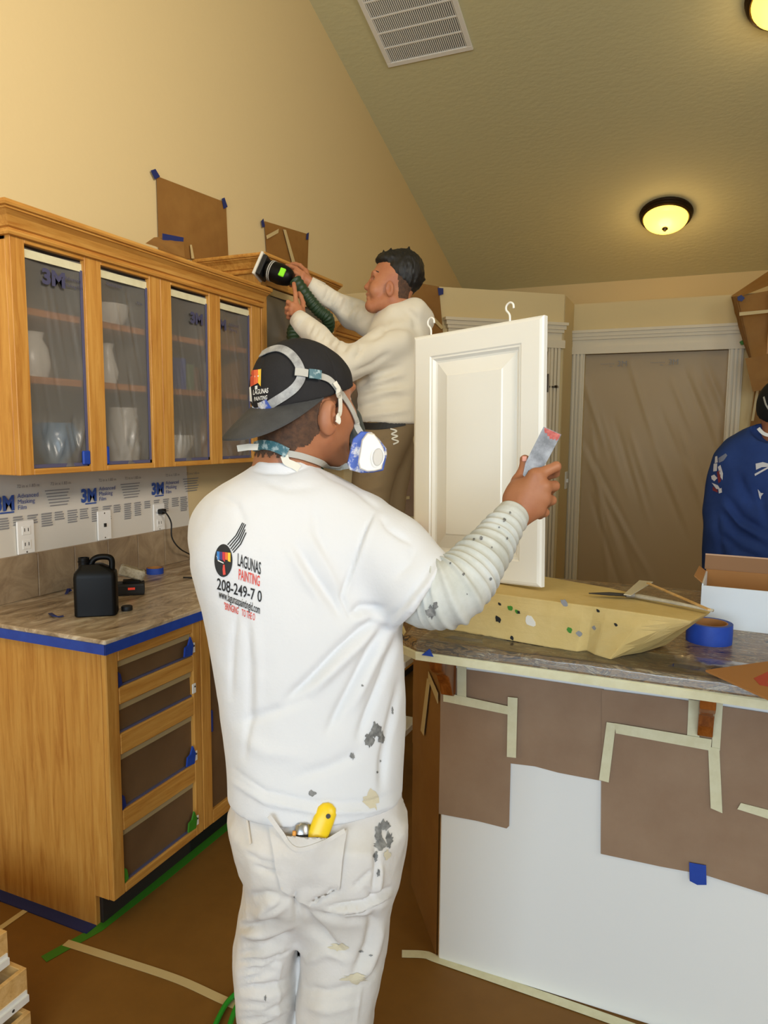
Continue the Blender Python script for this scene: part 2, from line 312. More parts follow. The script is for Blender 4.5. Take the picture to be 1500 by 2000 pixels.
df = obj('doorway_film', MB().grid(fdoor, 70, 110), m_film_door, None, at=(-.31, YD+.03, 0), smooth=True, fix=False); tag(df, 'wrinkled translucent plastic film sealing the fluted doorway', 'plastic film')
for x in (.24, .6):
    for s, dx_, z, sz in (('3M', 0, 1.965, .05), ('Advanced Masking', -.11, 1.978, .012), ('Film', -.05, 1.96, .012)): obj('film_print', flat_text(MB(), s, (XD0+x*.89+dx_, YD-.004, z), X_, Z_, sz, .0), m_ink_grey, df, fix=False)

# ------------------------------------------------------------------ ceiling vent and lamps
sl = np.array([0, 1, -.36]); sl /= np.linalg.norm(sl); cn = np.array([0, -.36, -1]); cn /= np.linalg.norm(cn)
def cpt(x, y, d=0): return np.array([x, y, zc(y)])+cn*d
vt = thing('ceiling_vent', 'large white louvred return air grille on the sloped ceiling', 'vent', tuple(cpt(-1.6, 4.0)))
VX0, VX1, VY1, VL = -1.875, -1.335, 4.31, .78
def vbox(b, x0, x1, s0, s1, d0, d1): b.obox(cpt(0, VY1)*np.array([0, 1, 1])+np.array([(x0+x1)/2, 0, 0])-sl*(s0+s1)/2+cn*(d0+d1)/2, ((x1-x0)/2, 0, 0), sl*(s1-s0)/2, cn*(d1-d0)/2); return b
b = MB(); vbox(b, VX0, VX1, 0, .03, 0, .014); vbox(b, VX0, VX1, VL-.03, VL, 0, .014); vbox(b, VX0, VX0+.03, .03, VL-.03, 0, .014); vbox(b, VX1-.03, VX1, .03, VL-.03, 0, .014); obj('frame', b, m_plastic, vt, bevel=.002)
obj('backing', vbox(MB(), VX0+.02, VX1-.02, .02, VL-.02, .001, .003), m_slot, vt)
for k in range(1, 7): obj('cross_bar', vbox(MB(), VX0+.03, VX1-.03, .03+k*.103-.004, .03+k*.103+.004, .004, .012), m_plastic, vt)
nsl = 40
for k in range(nsl): x = VX0+.036+k*(VX1-VX0-.072)/(nsl-1); obj('slat', vbox(MB(), x-.0028, x+.0028, .03, VL-.03, .003, .010), m_plastic, vt)
def globe(x, y, label, power):
    c = cpt(x, y); t = thing('ceiling_lamp', label, 'lamp', tuple(c), 'flush dome ceiling lamps')
    obj('base_ring', MB().lathe([(.0, 0), (.185, 0), (.19, .012), (.182, .02), (.186, .03), (.176, .04), (.178, .05), (.165, .056), (.155, .05)], c, 40, cn), m_bronze, t, smooth=True, sharp=35)
    pr = [(.158*math.cos(a), .05+.085*math.sin(a)) for a in np.linspace(0, math.pi/2-.05, 10)]
    obj('glass_bowl', MB().lathe(pr, c, 40, cn), M('lit amber glass', srgb(255,214,110), .3, emit=srgb(255,196,74), es=power), t, smooth=True)
    obj('finial', MB().lathe([(.0, .13), (.02, .131), (.022, .14), (.012, .146), (.01, .155), (.0, .158)], c, 16, cn), m_bronze, t, smooth=True)
    l = bpy.data.lights.new('lamp_bulb', 'POINT'); l.energy = power*.9; l.color = (1, .72, .36); l.shadow_soft_size = .1
    o = bpy.data.objects.new('lamp_bulb', l); COL.objects.link(o); o.parent = t; o.location = tuple(cn*.24)
globe(-.323, 5.953, 'lit amber dome lamp on the low ceiling above the doorway', 3.2)
globe(.28, 4.37, 'lit amber dome lamp higher up the slope, well away from the doorway', 3.2)

# ------------------------------------------------------------------ upper cabinets
XF = -1.82
def rail(nm, t, a, b_, mat, bevel=.0015): return obj(nm, MB().box(a, b_), mat, t, bevel=bevel)
CROWN = [(0, 0), (.014, 0), (.017, .006), (.016, .011), (.008, .014), (.008, .019), (.016, .022), (.020, .032), (.029, .046), (.043, .056), (.049, .058), (.049, .063), (.058, .064), (.061, .070), (.060, .078), (0, .078)]
def crown(t, xf, y0, y1, z0, sc=1, ret_near=True, ret_far=False):
    b = MB(); rings = []
    for path in ('w', 'c', 'e'):
        r = []
        for o_, h in CROWN:
            o_ *= sc; h *= sc
            r.append({'w': (XL, y0-o_, z0+h), 'c': (xf+o_, y0-o_, z0+h), 'e': (xf+o_, y1, z0+h)}[path])
        rings.append(r)
    if not ret_near: rings = rings[1:]; rings[0] = [(p[0], y0, p[2]) for p in rings[0]]
    return obj('crown_molding', b.loft(rings, True), m_oak_y, t)
Y0, Y1, ZB, ZT = 1.504, 2.775, 1.372, 2.06
uc = thing('upper_cabinet', 'long oak wall cabinet with four open bays sealed in plastic film', 'cabinet', (XL+.16, (Y0+Y1)/2, ZB))
rail('side_panel', uc, (XL, Y0, ZB), (XF-.02, Y0+.018, ZT), m_oak_z); rail('side_panel', uc, (XL, Y1-.018, ZB), (XF-.02, Y1, ZT), m_oak_z)
rail('back_panel', uc, (XL, Y0+.018, ZB+.02), (XL+.008, Y1-.018, ZT), m_cabin); rail('bottom_panel', uc, (XL, Y0+.018, ZB), (XF-.02, Y1-.018, ZB+.018), m_oak_y); rail('top_panel', uc, (XL, Y0, ZT-.016), (XF-.02, Y1, ZT), m_cabin)
BAYS = [(1.553, 1.775), (1.844, 2.070), (2.185, 2.410), (2.483, 2.706)]
st = [Y0]+[v for p in BAYS for v in p]+[Y1]
for k in range(0, 10, 2):
    if k == 4:
        rail('stile', uc, (XF-.02, st[k], ZB), (XF, 2.127, ZT), m_oak_z); rail('stile', uc, (XF-.02, 2.128, ZB), (XF, st[k+1], ZT), m_oak_z)
    else: rail('stile', uc, (XF-.02, st[k], ZB), (XF, st[k+1], ZT), m_oak_z)
for a, e in BAYS:
    rail('rail', uc, (XF-.02, a, 2.042), (XF, e, ZT), m_oak_y); rail('rail', uc, (XF-.02, a, ZB), (XF, e, 1.39), m_oak_y)
for z in (1.656, 1.857):
    for a, e in ((Y0+.018, 2.12), (2.136, Y1-.018)): rail('shelf', uc, (XL+.008, a, z-.011), (XF-.028, e, z+.011), m_oak_dark)
rail('divider', uc, (XL+.008, 2.12, ZB+.018), (XF-.02, 2.136, ZT-.016), m_cabin)
crown(uc, XF, Y0, Y1+.01, ZT-.006, 1)
def film_sheet(t, x, a, e, z0, z1, seed, clump=.02):
    r = random.Random(seed); L = []
    for i in range(9): xx = r.uniform(.1, .95); y = r.uniform(.5, .98); q = r.uniform(.2, .5); L.append((xx-.2*q, y, xx+.25*q, y-q, r.uniform(.002, .005)*(1 if i % 2 else -1), .018))
    for i in range(9): xx = r.uniform(.05, .9); q = r.uniform(.1, .35); L.append((xx, r.uniform(.0, .08), xx+r.uniform(-.2, .2), r.uniform(.1, .26), r.uniform(.004, .012)*(1 if i % 2 else -1), .03))
    def fn(p, v): return (x-.004-.012*math.sin(math.pi*p)*v-crease(p, v, L)+clump*math.exp(-v/.1)*math.sin(p*9+seed)*.4, a+(e-a)*p, z0+(z1-z0)*v)
    return obj('masking_film', MB().grid(fn, 36, 70), m_film, t, smooth=True, fix=False)
for k, (a, e) in enumerate(BAYS):
    fs = film_sheet(uc, XF-.012, a, e, 1.391, 2.036, k+2)
    lab(obj('tape_strip', MB().box((XF-.015, a+.001, 2.006), (XF-.012, e-.001, 2.03)), m_tape, uc), 'cream tape strip along the top of the film')
    lab(obj('tape_strip', MB().box((XF-.014, e-.008, 1.391), (XF-.010, e, 2.01)), m_ink_dim, uc), 'blue tape down the film edge')
    lab(obj('tape_strip', MB().box((XF-.014, a, 1.391), (XF-.010, e, 1.402)), m_ink_dim, uc), 'blue tape along the film bottom')
    z = 1.945; ft = lambda s, o, sz, bold=0, ws=1: obj('film_print', flat_text(MB(), s, o, Y_, Z_, sz, bold, ws), m_ink_film, fs, fix=False)
    if k == 0: ft('3M', (XF-.0095, a+.065, z), .06, .003, 1.15); ft('Advanced', (XF-.0095, a+.15, z+.025), .016); ft('Masking Film', (XF-.0095, a+.15, z+.005), .014)
    if k == 1: ft('Masking Film', (XF-.0095, a+.03, z+.04), .014); ft('72 in', (XF-.0095, a+.17, z), .014)
    if k == 2: ft('3M', (XF-.0095, a+.12, z-.02), .055, .003, 1.1)
    if k == 3: ft('M', (XF-.0095, a+.005, z-.02), .055, .003, 1.1); ft('Advanced', (XF-.0095, a+.07, z), .018); ft('Masking', (XF-.0095, a+.07, z-.02), .018)
for a, z0, w_, h in ((1.745, 1.395, .03, .045), (1.845, 1.393, .014, .06)): lab(obj('tape_scrap', MB().box((XF-.012, a, z0), (XF-.002, a+w_, z0+h)), m_blue, uc, bevel=.003), 'dark blue tape wrapped over a hinge')
# things stored behind the film
def jar(name, label, cat, y, x, z, prof, mat): o = obj(name, MB().lathe(prof, (x, y, z), 24), mat, None, at=(x, y, z), smooth=True, sharp=40); return tag(o, label, cat)
m_cer = M('white ceramic', srgb(226,224,216), .3); m_bluecer = M('blue glass', srgb(92,138,176), .25); m_grn = M('green carton', srgb(110,130,88), .6)
ZS1, ZS2, ZS0 = 1.667, 1.868, 1.39
jar('ceramic_pitcher', 'white ceramic pitcher on the middle shelf of the first bay', 'pitcher', 1.70, XL+.16, ZS1, [(0,0),(.05,0),(.062,.05),(.055,.1),(.04,.13),(.045,.15),(.04,.15),(0,.14)], m_cer)
jar('glass_bowl', 'blue glass bowl standing low in the first bay', 'bowl', 1.745, XL+.2, ZS0, [(0,.03),(.03,.03),(.075,.09),(.078,.14),(.06,.17),(.055,.17),(.07,.14),(.066,.1),(0,.05)], m_bluecer).location.z -= .03
jar('ceramic_vase', 'slim white vase on the middle shelf of the second bay', 'vase', 2.02, XL+.17, ZS1, [(0,0),(.03,0),(.04,.05),(.026,.1),(.02,.13),(.026,.15),(.02,.15),(0,.13)], m_cer)
jar('storage_canister', 'tall pale canister at the bottom of the second bay', 'canister', 2.08, XL+.18, ZS0, [(0,0),(.055,0),(.055,.17),(.05,.18),(.052,.2),(0,.205)], m_cer)
jar('cereal_bowl', 'pale bowl on the top shelf of the second bay', 'bowl', 2.05, XL+.15, ZS2, [(0,0),(.04,0),(.07,.05),(.075,.09),(.07,.09),(.06,.05),(0,.02)], m_cer)
for nm, lb, y, wd, h, m_ in (('food_carton', 'slim blue carton on the middle shelf of the third bay', 2.355, .03, .13, m_blue), ('food_carton', 'green carton beside the blue one in the third bay', 2.395, .04, .11, m_grn), ('food_carton', 'tan carton beside the green one in the third bay', 2.452, .05, .1, m_card)):
    bb = MB().box((XL+.16, y, ZS1), (XL+.23, y+wd, ZS1+h)); bb.box((XL+.162, y+.002, ZS1+h), (XL+.195, y+wd-.002, ZS1+h+.004)); tag(obj(nm, bb, m_, bevel=.002), lb, 'carton', 'cartons behind the film')
jar('glass_jar', 'clear-lidded jar on the middle shelf of the fourth bay', 'jar', 2.62, XL+.17, ZS1, [(0,0),(.045,0),(.048,.09),(.04,.11),(.044,.115),(.044,.135),(0,.138)], m_cer)
jar('mixing_bowl', 'wide pale bowl at the bottom of the third bay', 'bowl', 2.33, XL+.2, ZS0, [(0,0),(.04,0),(.08,.06),(.085,.1),(.078,.1),(.07,.06),(0,.02)], m_cer)
# taller cabinet beyond, then a lower one
T0, T1, TB, TT = 2.785, 3.47, 1.372, 2.21
tc_ = thing('tall_upper_cabinet', 'taller oak wall cabinet being sanded along its crown', 'cabinet', (XL+.16, (T0+T1)/2, TB))
rail('side_panel', tc_, (XL, T0, TB), (XF-.02, T0+.018, TT), m_oak_z); rail('side_panel', tc_, (XL, T1-.018, TB), (XF-.02, T1, TT), m_oak_z); rail('back_panel', tc_, (XL, T0+.018, TB), (XL+.008, T1-.018, TT), m_cabin)
rail('stile', tc_, (XF-.02, T0, TB), (XF, T0+.045, TT), m_oak_z); rail('stile', tc_, (XF-.02, T1-.05, TB), (XF, T1, TT), m_oak_z)
rail('rail', tc_, (XF-.02, T0+.045, 2.16), (XF, T1-.05, TT), m_oak_y); rail('rail', tc_, (XF-.02, T0+.045, TB), (XF, T1-.05, 1.41), m_oak_y); rail('shelf', tc_, (XL+.008, T0+.018, 1.76), (XF-.06, T1-.018, 1.78), m_oak_dark)
rail('bottom_panel', tc_, (XL+.008, T0+.018, TB), (XF-.02, T1-.018, TB+.018), m_oak_y); rail('top_panel', tc_, (XL+.008, T0+.018, TT-.018), (XF-.02, T1-.018, TT), m_oak_y)
crown(tc_, XF, T0, T1, TT-.006, .95)
film_sheet(tc_, XF-.01, T0+.045, T1-.05, 1.41, 2.16, 9); obj('tape_strip', MB().box((XF-.015, T0+.046, 2.125), (XF-.012, T1-.051, 2.155)), m_tape2, tc_)
L0, L1, LB, LT = 3.48, 4.23, 1.372, 2.03
lc = thing('far_upper_cabinet', 'lower oak wall cabinet between the tall cabinet and the pantry', 'cabinet', (XL+.16, (L0+L1)/2, LB))
for a, e in ((L0, L0+.018), (L1-.018, L1)): rail('side_panel', lc, (XL, a, LB), (XF-.02, e, LT), m_oak_z)
rail('back_panel', lc, (XL, L0+.018, LB), (XL+.008, L1-.018, LT), m_cabin)
for a, e in ((L0, L0+.06), (3.82, 3.89), (L1-.06, L1)): rail('stile', lc, (XF-.02, a, LB), (XF, e, LT), m_oak_z)
for a, e in ((L0+.06, 3.82), (3.89, L1-.06)):
    rail('rail', lc, (XF-.02, a, 1.98), (XF, e, LT), m_oak_y); rail('rail', lc, (XF-.02, a, LB), (XF, e, 1.42), m_oak_y); film_sheet(lc, XF-.01, a, e, 1.42, 1.98, int(a*50))
rail('shelf', lc, (XL+.008, L0+.018, 1.70), (XF-.05, L1-.018, 1.72), m_oak_dark); rail('bottom_panel', lc, (XL+.008, L0+.018, LB), (XF-.02, L1-.018, LB+.018), m_oak_y)
crown(lc, XF, L0, L1, LT-.006, .9, ret_near=False)

# ------------------------------------------------------------------ paper sheets taped to the left wall
def sheet(name, corners, mat, label, cat='paper', off=.004, seed=1, group=None, n=(14, 14), amp=.006, bend=None):
    r = random.Random(seed); A, B_, C_, D_ = (np.asarray(p, float) for p in corners); nn = np.cross(B_-A, D_-A); nn /= np.linalg.norm(nn)
    L = [(r.uniform(0, 1), r.uniform(0, 1), r.uniform(0, 1), r.uniform(0, 1), r.uniform(-amp, amp), .05) for _ in range(8)]
    def fn(a, v):
        p = A*(1-a)*(1-v)+B_*a*(1-v)+C_*a*v+D_*(1-a)*v; return p+nn*(off+amp*.5+abs(crease(a, v, L))+(bend(a, v) if bend else 0))
    o = obj(name, MB().grid(fn, *n), mat, None, smooth=True, fix=False); return tag(o, label, cat, group)
def wp(x, y): return on(x, y, 0, XL+.001)
sheet('masking_paper', [wp(308,506), wp(444,506), wp(439,396), wp(303,344)], m_paper2, 'large brown paper sheet taped on the wall above the long cabinet', seed=2)
sheet('masking_paper', [on(283,478,0,XF+.03), on(360,505,0,XF+.03), on(356,462,0,XF-.10), on(300,466,0,XF-.10)], m_paper2, 'brown paper scrap folded over the crown below the large sheet', seed=5, off=.002)
sheet('masking_paper', [wp(520,520), wp(598,540), wp(601,458), wp(514,432)], m_paper2, 'smaller brown paper sheet taped above the tall cabinet', seed=8)
def tapepiece(name, pts, mat, label, ax=0, val=XL+.012, th=(.002, 0, 0), group=None, cat='tape'):
    P = [on(x, y, ax, val) for x, y in pts]; return tag(obj(name, MB().prism(P, th), mat), label, cat, group)
tapepiece('blue_tape_piece', [(294,333),(303,330),(312,345),(302,350)], m_navy, 'blue tape on the large wall paper corner nearer the long cabinet end')
tapepiece('blue_tape_piece', [(433,388),(438,386),(444,404),(437,408)], m_navy, 'blue tape on the large wall paper corner nearer the tall cabinet')
tapepiece('blue_tape_piece', [(317,456),(358,464),(357,480),(317,474)], m_navy, 'wide blue tape strip holding the paper scrap on the crown', val=XF-.06)
tapepiece('blue_tape_piece', [(510,432),(514,427),(517,443),(512,444)], m_navy, 'blue tape on the smaller wall paper corner nearer the long cabinet')
tapepiece('blue_tape_piece', [(599,456),(603,454),(602,468),(598,468)], m_navy, 'blue tape on the smaller wall paper corner nearer the pantry')
tapepiece('masking_tape_strip', [(553,448),(558,449),(576,512),(570,512)], m_tape2, 'tan tape strip slanting down the smaller wall paper', val=XL+.016)
tapepiece('masking_tape_strip', [(520,460),(544,447),(543,455),(521,467)], m_tape2, 'short tan tape strip in the corner of the smaller wall paper', val=XL+.016)
tapepiece('masking_tape_strip', [(371,478),(374,478),(379,505),(374,505)], m_tape2, 'tan tape strip standing at the edge of the crown paper scrap', val=XL+.02)
# paper on the pantry side wall
def pw(x, y, d=.002): return on(x, y, 1, PA[1]-d)
sheet('masking_paper', [pw(770,668), pw(866,650), pw(858,560), pw(770,545)], m_paper2, 'brown paper sheet on the pantry side wall behind the hooded worker', seed=12)
tapepiece('blue_tape_piece', [(855,562),(866,563),(866,575),(857,577)], m_navy, 'blue tape on the paper at the pantry corner', 1, PA[1]-.014, (0,-.002,0))
tapepiece('masking_tape_strip', [(828,634),(836,616),(841,619),(833,638)], m_tape2, 'short tan tape leaning toward the pantry corner', 1, PA[1]-.014, (0,-.002,0))
tapepiece('masking_tape_strip', [(842,622),(847,618),(868,640),(862,643)], m_tape2, 'short tan tape crossing the pantry side paper', 1, PA[1]-.016, (0,-.002,0))
sheet('masking_paper', [pw(740,1008), pw(830,1008), pw(830,880), pw(740,880)], m_paper, 'brown paper low on the pantry side wall above the worktop', seed=13)
tapepiece('masking_tape_strip', [(745,973),(800,969),(800,975),(745,979)], m_tape2, 'level tape strip across the low pantry side paper', 1, PA[1]-.016, (0,-.002,0))
tapepiece('blue_tape_piece', [(778,893),(794,889),(794,897),(780,899)], m_navy, 'blue tape on the low pantry side paper', 1, PA[1]-.016, (0,-.002,0))

# ------------------------------------------------------------------ backsplash, masking film, outlets
bs = thing('backsplash', 'row of mottled tan tiles along the back of the worktop', 'backsplash', (XL, 2.9, .914))
y = 1.49
while y < 4.2:
    obj('tile', MB().box((XL, y, .915), (XL+.010+random.uniform(0, .0015), y+.163, 1.072)), m_tile, bs, bevel=.0015); y += .1665
obj('grout', MB().box((XL, 1.49, .914), (XL+.006, 4.24, 1.074)), M('tan grout', srgb(170,150,124), .8), bs)
mf = obj('masking_film', MB().grid(lambda a, v: (XL+.004+.002*math.sin(a*17)*math.sin(v*5), 1.47+1.18*a+.02*a*(1-v), 1.068+v*.302), 60, 8), m_film_dense, None, smooth=True, fix=False); tag(mf, 'printed masking film over the wall below the long cabinet', 'plastic film')
g = MB(); X0 = XL+.009
def wtext(s, o, sz, bold=0, **k): obj('film_print', flat_text(MB(), s, o, Y_, Z_, sz, bold, **k), m_ink_blue, mf, fix=False)
for k, yy in enumerate((1.667, 2.035, 2.42)):
    wtext('3M', (X0, yy-.005, 1.235), .068, .003, width=.076); obj('film_print', MB().box((X0, yy+.015, 1.224), (X0+.0004, yy+.07, 1.229)), m_ink_blue, mf)
    for j, s in enumerate(('Advanced', 'Masking', 'Film')): wtext(s, (X0, yy+.085, 1.272-j*.02), .022)
    flat_text(g, '72 in x 1.83 m', (X0, yy+.085, 1.307), Y_, Z_, .016)
    flat_text(g, '72 in x 1.83 m', (X0, yy+.225, 1.307), Y_, Z_, .016)
    for j in range(6): g.box((X0, yy+.2+.004*j, 1.287-j*.011), (X0+.0004, yy+.31-.006*(j % 3), 1.2905-j*.011))
for y in np.arange(1.50, 2.62, .058):
    w_ = random.uniform(.036, .05); nl = random.randint(4, 8)
    for j in range(nl): g.box((X0, y, 1.205-j*.0085), (X0+.0004, y+w_*random.uniform(.8, 1), 1.2095-j*.0085))
lab(obj('small_print', g, m_ink_grey, mf, fix=False), 'grey small print along the film')['kind'] = 'stuff'
def outlet(y, label, blank=False):
    t = thing('wall_outlet' if not blank else 'switch_plate', label, 'outlet', (XL, y, 1.075)); x = XL+.006
    obj('cover_plate', MB().box((x, y-.036, 1.075), (x+.007, y+.036, 1.192)), m_plastic, t, bevel=.003)
    if blank: obj('toggle', MB().box((x+.007, y-.005, 1.128), (x+.012, y+.005, 1.142)), m_slot, t)
    else:
        for dz in (1.108, 1.158):
            r = obj('receptacle', MB().box((x+.007, y-.017, dz-.016), (x+.0095, y+.017, dz+.016)), m_plastic, t, bevel=.004)
            obj('slot', MB().box((x+.0095, y-.009, dz-.004), (x+.0098, y-.006, dz+.008)).box((x+.0095, y+.006, dz-.004), (x+.0098, y+.009, dz+.008)), m_slot, r)
    for dz in ((1.082,) if not blank else (1.085, 1.182)): obj('screw', MB().lathe([(0,0),(.003,0),(.003,.001),(0,.0014)], (x+.007, y, dz), 10, (1,0,0)), m_metal, t)
outlet(1.777, 'white double outlet with nothing plugged in above the tiles'); outlet(2.14, 'white switch plate with one small dark hole', True); outlet(2.455, 'white double outlet with a black cord plugged in')
b = MB(); b.box((XL+.016, 2.438, 1.148), (XL+.04, 2.472, 1.17)); pc = thing('extension_cable', 'black power cord hanging from the outlet onto the worktop', 'cord', (XL+.1, 2.5, .914))
obj('plug', b, m_dark, pc, bevel=.004)
def spline(pts, n=12):
    P = [np.asarray(p, float) for p in pts]; P = [2*P[0]-P[1]]+P+[2*P[-1]-P[-2]]; out = []
    for i in range(1, len(P)-2):
        for k in range(n):
            t = k/n; out.append(.5*((2*P[i])+(-P[i-1]+P[i+1])*t+(2*P[i-1]-5*P[i]+4*P[i+1]-P[i+2])*t*t+(-P[i-1]+3*P[i]-3*P[i+1]+P[i+2])*t**3))
    return out+[P[-2]]
def wq(x, y, d): return on(x, y, 0, XL+d)
obj('cable', MB().tube(spline([wq(308,998,.035), wq(322,1000,.06), wq(334,1020,.07), wq(336,1050,.07), wq(352,1072,.08), on(380,1088,2,.935), on(420,1118,2,.92), on(400,1128,2,.92), on(358,1128,2,.92)]), .0032, 8), m_dark, pc, smooth=True)

# ------------------------------------------------------------------ base cabinets and worktop
XBF = -1.54
OPEN = [(.828, .747), (.695, .605), (.54, .365), (.30, .13)]
bc = thing('base_cabinet', 'oak base cabinet end unit with four empty drawer openings', 'cabinet', (XL+.3, 1.74, 0))
rail('side_panel', bc, (XL, 1.527, .0), (XL+.535, 1.545, .874), m_oak_z); rail('side_panel', bc, (XL+.535, 1.527, .10), (XBF-.02, 1.545, .874), m_oak_z); rail('toe_kick', bc, (XL+.53, 1.545, 0), (XL+.545, 1.955, .1), M('dark toe kick', srgb(40,32,26), .7))
rail('stile', bc, (XBF-.02, 1.527, .10), (XBF, 1.575, .874), m_oak_z, .003); rail('stile', bc, (XBF-.02, 1.915, .10), (XBF, 1.955, .874), m_oak_z, .003)
zs = [(.874, .828), (.747, .695), (.605, .54), (.365, .30), (.13, .10)]
for a, e in zs: rail('rail', bc, (XBF-.02, 1.575, e), (XBF, 1.915, a), m_oak_y, .003)
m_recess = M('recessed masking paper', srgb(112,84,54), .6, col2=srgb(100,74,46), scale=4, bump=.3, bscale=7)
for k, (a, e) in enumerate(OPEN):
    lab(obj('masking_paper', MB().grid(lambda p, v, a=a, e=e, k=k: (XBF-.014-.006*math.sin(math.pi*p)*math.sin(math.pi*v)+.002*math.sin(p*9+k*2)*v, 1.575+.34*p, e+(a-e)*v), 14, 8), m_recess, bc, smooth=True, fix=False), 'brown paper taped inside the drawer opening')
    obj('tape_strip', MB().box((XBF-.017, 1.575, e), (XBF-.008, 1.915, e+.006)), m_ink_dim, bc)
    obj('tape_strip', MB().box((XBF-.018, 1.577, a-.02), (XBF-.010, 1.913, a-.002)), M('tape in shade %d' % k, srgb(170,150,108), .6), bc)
    z = e+.012
    cl_ = obj('drawer_slide_clip', MB().box((XBF, 1.905, z), (XBF+.004, 1.925, z+.035)), m_plastic, bc, bevel=.002); obj('screw', MB().lathe([(0,0),(.0035,0),(.003,.001),(0,.001)], (XBF+.004, 1.918, z+.024), 10, (1,0,0)), m_slot, cl_)
    if k != 1: lab(obj('tape_scrap', MB().prism([(XBF+.001, 1.905, z-.004), (XBF+.001, 1.865, z), (XBF+.001, 1.870, z+.03), (XBF+.001, 1.886, z+.035), (XBF+.001, 1.898, z+.06), (XBF+.001, 1.912, z+.03)], (.006, 0, 0)), m_green if k == 3 else m_blue, bc), 'torn tape around the slide clip')
    if k != 1: lab(obj('tape_scrap', MB().prism([(XBF-.006, 1.576, e), (XBF-.006, 1.592, e+.008), (XBF-.006, 1.586, e+.04), (XBF-.006, 1.576, e+.05)], (.004, 0, 0)), m_green if k == 3 else m_navy, bc), 'dark torn tape in the opening corner')
bc2 = thing('base_cabinet', 'oak base cabinet beside the drawer unit with its door opening papered over', 'cabinet', (XL+.3, 2.4, 0))
rail('stile', bc2, (XBF-.02, 1.957, .10), (XBF, 2.01, .874), m_oak_z, .003); rail('stile', bc2, (XBF-.02, 2.80, .10), (XBF, 2.85, .874), m_oak_z, .003); rail('rail', bc2, (XBF-.02, 2.01, .845), (XBF, 2.80, .874), m_oak_y); rail('rail', bc2, (XBF-.02, 2.01, .10), (XBF, 2.80, .15), m_oak_y)
rail('toe_kick', bc2, (XL+.53, 1.957, 0), (XL+.545, 2.85, .1), m_dark); rail('side_panel', bc2, (XL, 1.957, .10), (XBF-.02, 1.97, .874), m_oak_z); rail('side_panel', bc2, (XL, 2.835, .10), (XBF-.02, 2.85, .874), m_oak_z)
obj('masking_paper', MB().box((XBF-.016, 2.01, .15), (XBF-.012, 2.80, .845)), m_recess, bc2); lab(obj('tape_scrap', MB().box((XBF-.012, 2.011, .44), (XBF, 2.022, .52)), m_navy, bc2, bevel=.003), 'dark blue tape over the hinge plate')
bc3 = thing('base_cabinet', 'oak base cabinet run ending at the pantry wall', 'cabinet', (XL+.3, 3.5, 0))
rail('carcass', bc3, (XL, 2.86, .1), (XBF-.02, 4.24, .874), m_oak_z); rail('toe_kick', bc3, (XL+.53, 2.86, 0), (XL+.545, 4.24, .1), m_dark)
for a, e in ((2.86, 2.92), (3.5, 3.58), (4.18, 4.24)): rail('stile', bc3, (XBF-.02, a, .10), (XBF, e, .874), m_oak_z)
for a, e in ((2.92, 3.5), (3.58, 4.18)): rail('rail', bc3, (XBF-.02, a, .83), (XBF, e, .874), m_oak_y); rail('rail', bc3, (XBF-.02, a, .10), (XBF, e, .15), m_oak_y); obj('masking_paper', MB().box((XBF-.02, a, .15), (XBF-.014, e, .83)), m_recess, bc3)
ct = obj('countertop', MB().box((XL, 1.503, .876), (XL+.635, 4.245, .914)), m_counter, None, bevel=.008, seg=3); tag(ct, 'long swirled brown laminate worktop on the oak base cabinets', 'countertop')
lab(obj('tape_edge', MB().box((XL, 1.4995, .872), (XL+.6365, 1.503, .902)).box((XL+.6345, 1.4995, .872), (XL+.638, 4.2, .902)), m_blue, ct), 'wide blue tape around the worktop edge')
# black jug
def rrect(cx, cy, hx, hy, r, z, n=5):
    out = []
    for sx, sy, a0 in ((1,1,0), (-1,1,90), (-1,-1,180), (1,-1,270)):
        for k in range(n+1):
            a = math.radians(a0+90*k/n); out.append((cx+sx*(hx-r)+r*math.cos(a), cy+sy*(hy-r)+r*math.sin(a), z))
    return out
jc = on(178, 1203, 2, .914); JX, JY = float(jc[0]), float(jc[1])+.025
jd = np.array([.62, .42, 0]); jd /= np.linalg.norm(jd); ang = math.radians(38)
jg = thing('black_jug', 'black plastic jug with a moulded handle and open spout on the worktop', 'jug', (JX, JY, .914))
Rj = Matrix.Translation((JX, JY, .914)) @ Matrix.Rotation(ang, 4, 'Z')
def jt(mb): mb.v = [tuple(Rj @ Vector(p)) for p in mb.v]; return mb
obj('jug_body', jt(MB().loft([rrect(0,0,.060,.034,.012,0), rrect(0,0,.064,.038,.014,.004), rrect(0,0,.064,.038,.014,.125), rrect(0,0,.062,.036,.014,.14), rrect(-.004,0,.046,.027,.014,.155), rrect(-.012,0,.034,.02,.012,.166)])), m_black, jg, smooth=True, sharp=40)
obj('spout', jt(MB().lathe([(.0,.155),(.017,.155),(.017,.172),(.019,.173),(.019,.176),(.017,.177),(.017,.187),(.013,.187),(.013,.17),(0,.17)], (-.034,0,0), 20)), m_black, jg, smooth=True, sharp=40)
obj('handle', jt(MB().tube(spline([(-.016,0,.158), (-.006,0,.178), (.012,0,.187), (.04,0,.186), (.05,0,.175), (.05,0,.15), (.048,0,.135)], 8), .0095, 12)), m_black, jg, smooth=True)
tag(obj('jug_cap', MB().lathe([(0,0),(.017,0),(.018,.003),(.018,.013),(.016,.0155),(0,.0155)], tuple(on(248,1192,2,.914)), 24), m_dark, None, smooth=True, sharp=40), 'black screw cap lying on the worktop beside the jug', 'cap')
cc = on(252, 1160, 2, .914)
dr = thing('battery_charger', 'black tool battery with red light lying behind the jug', 'charger', tuple(cc))
cd = np.array([.75, .66, 0]); cn2 = np.array([-.66, .75, 0])
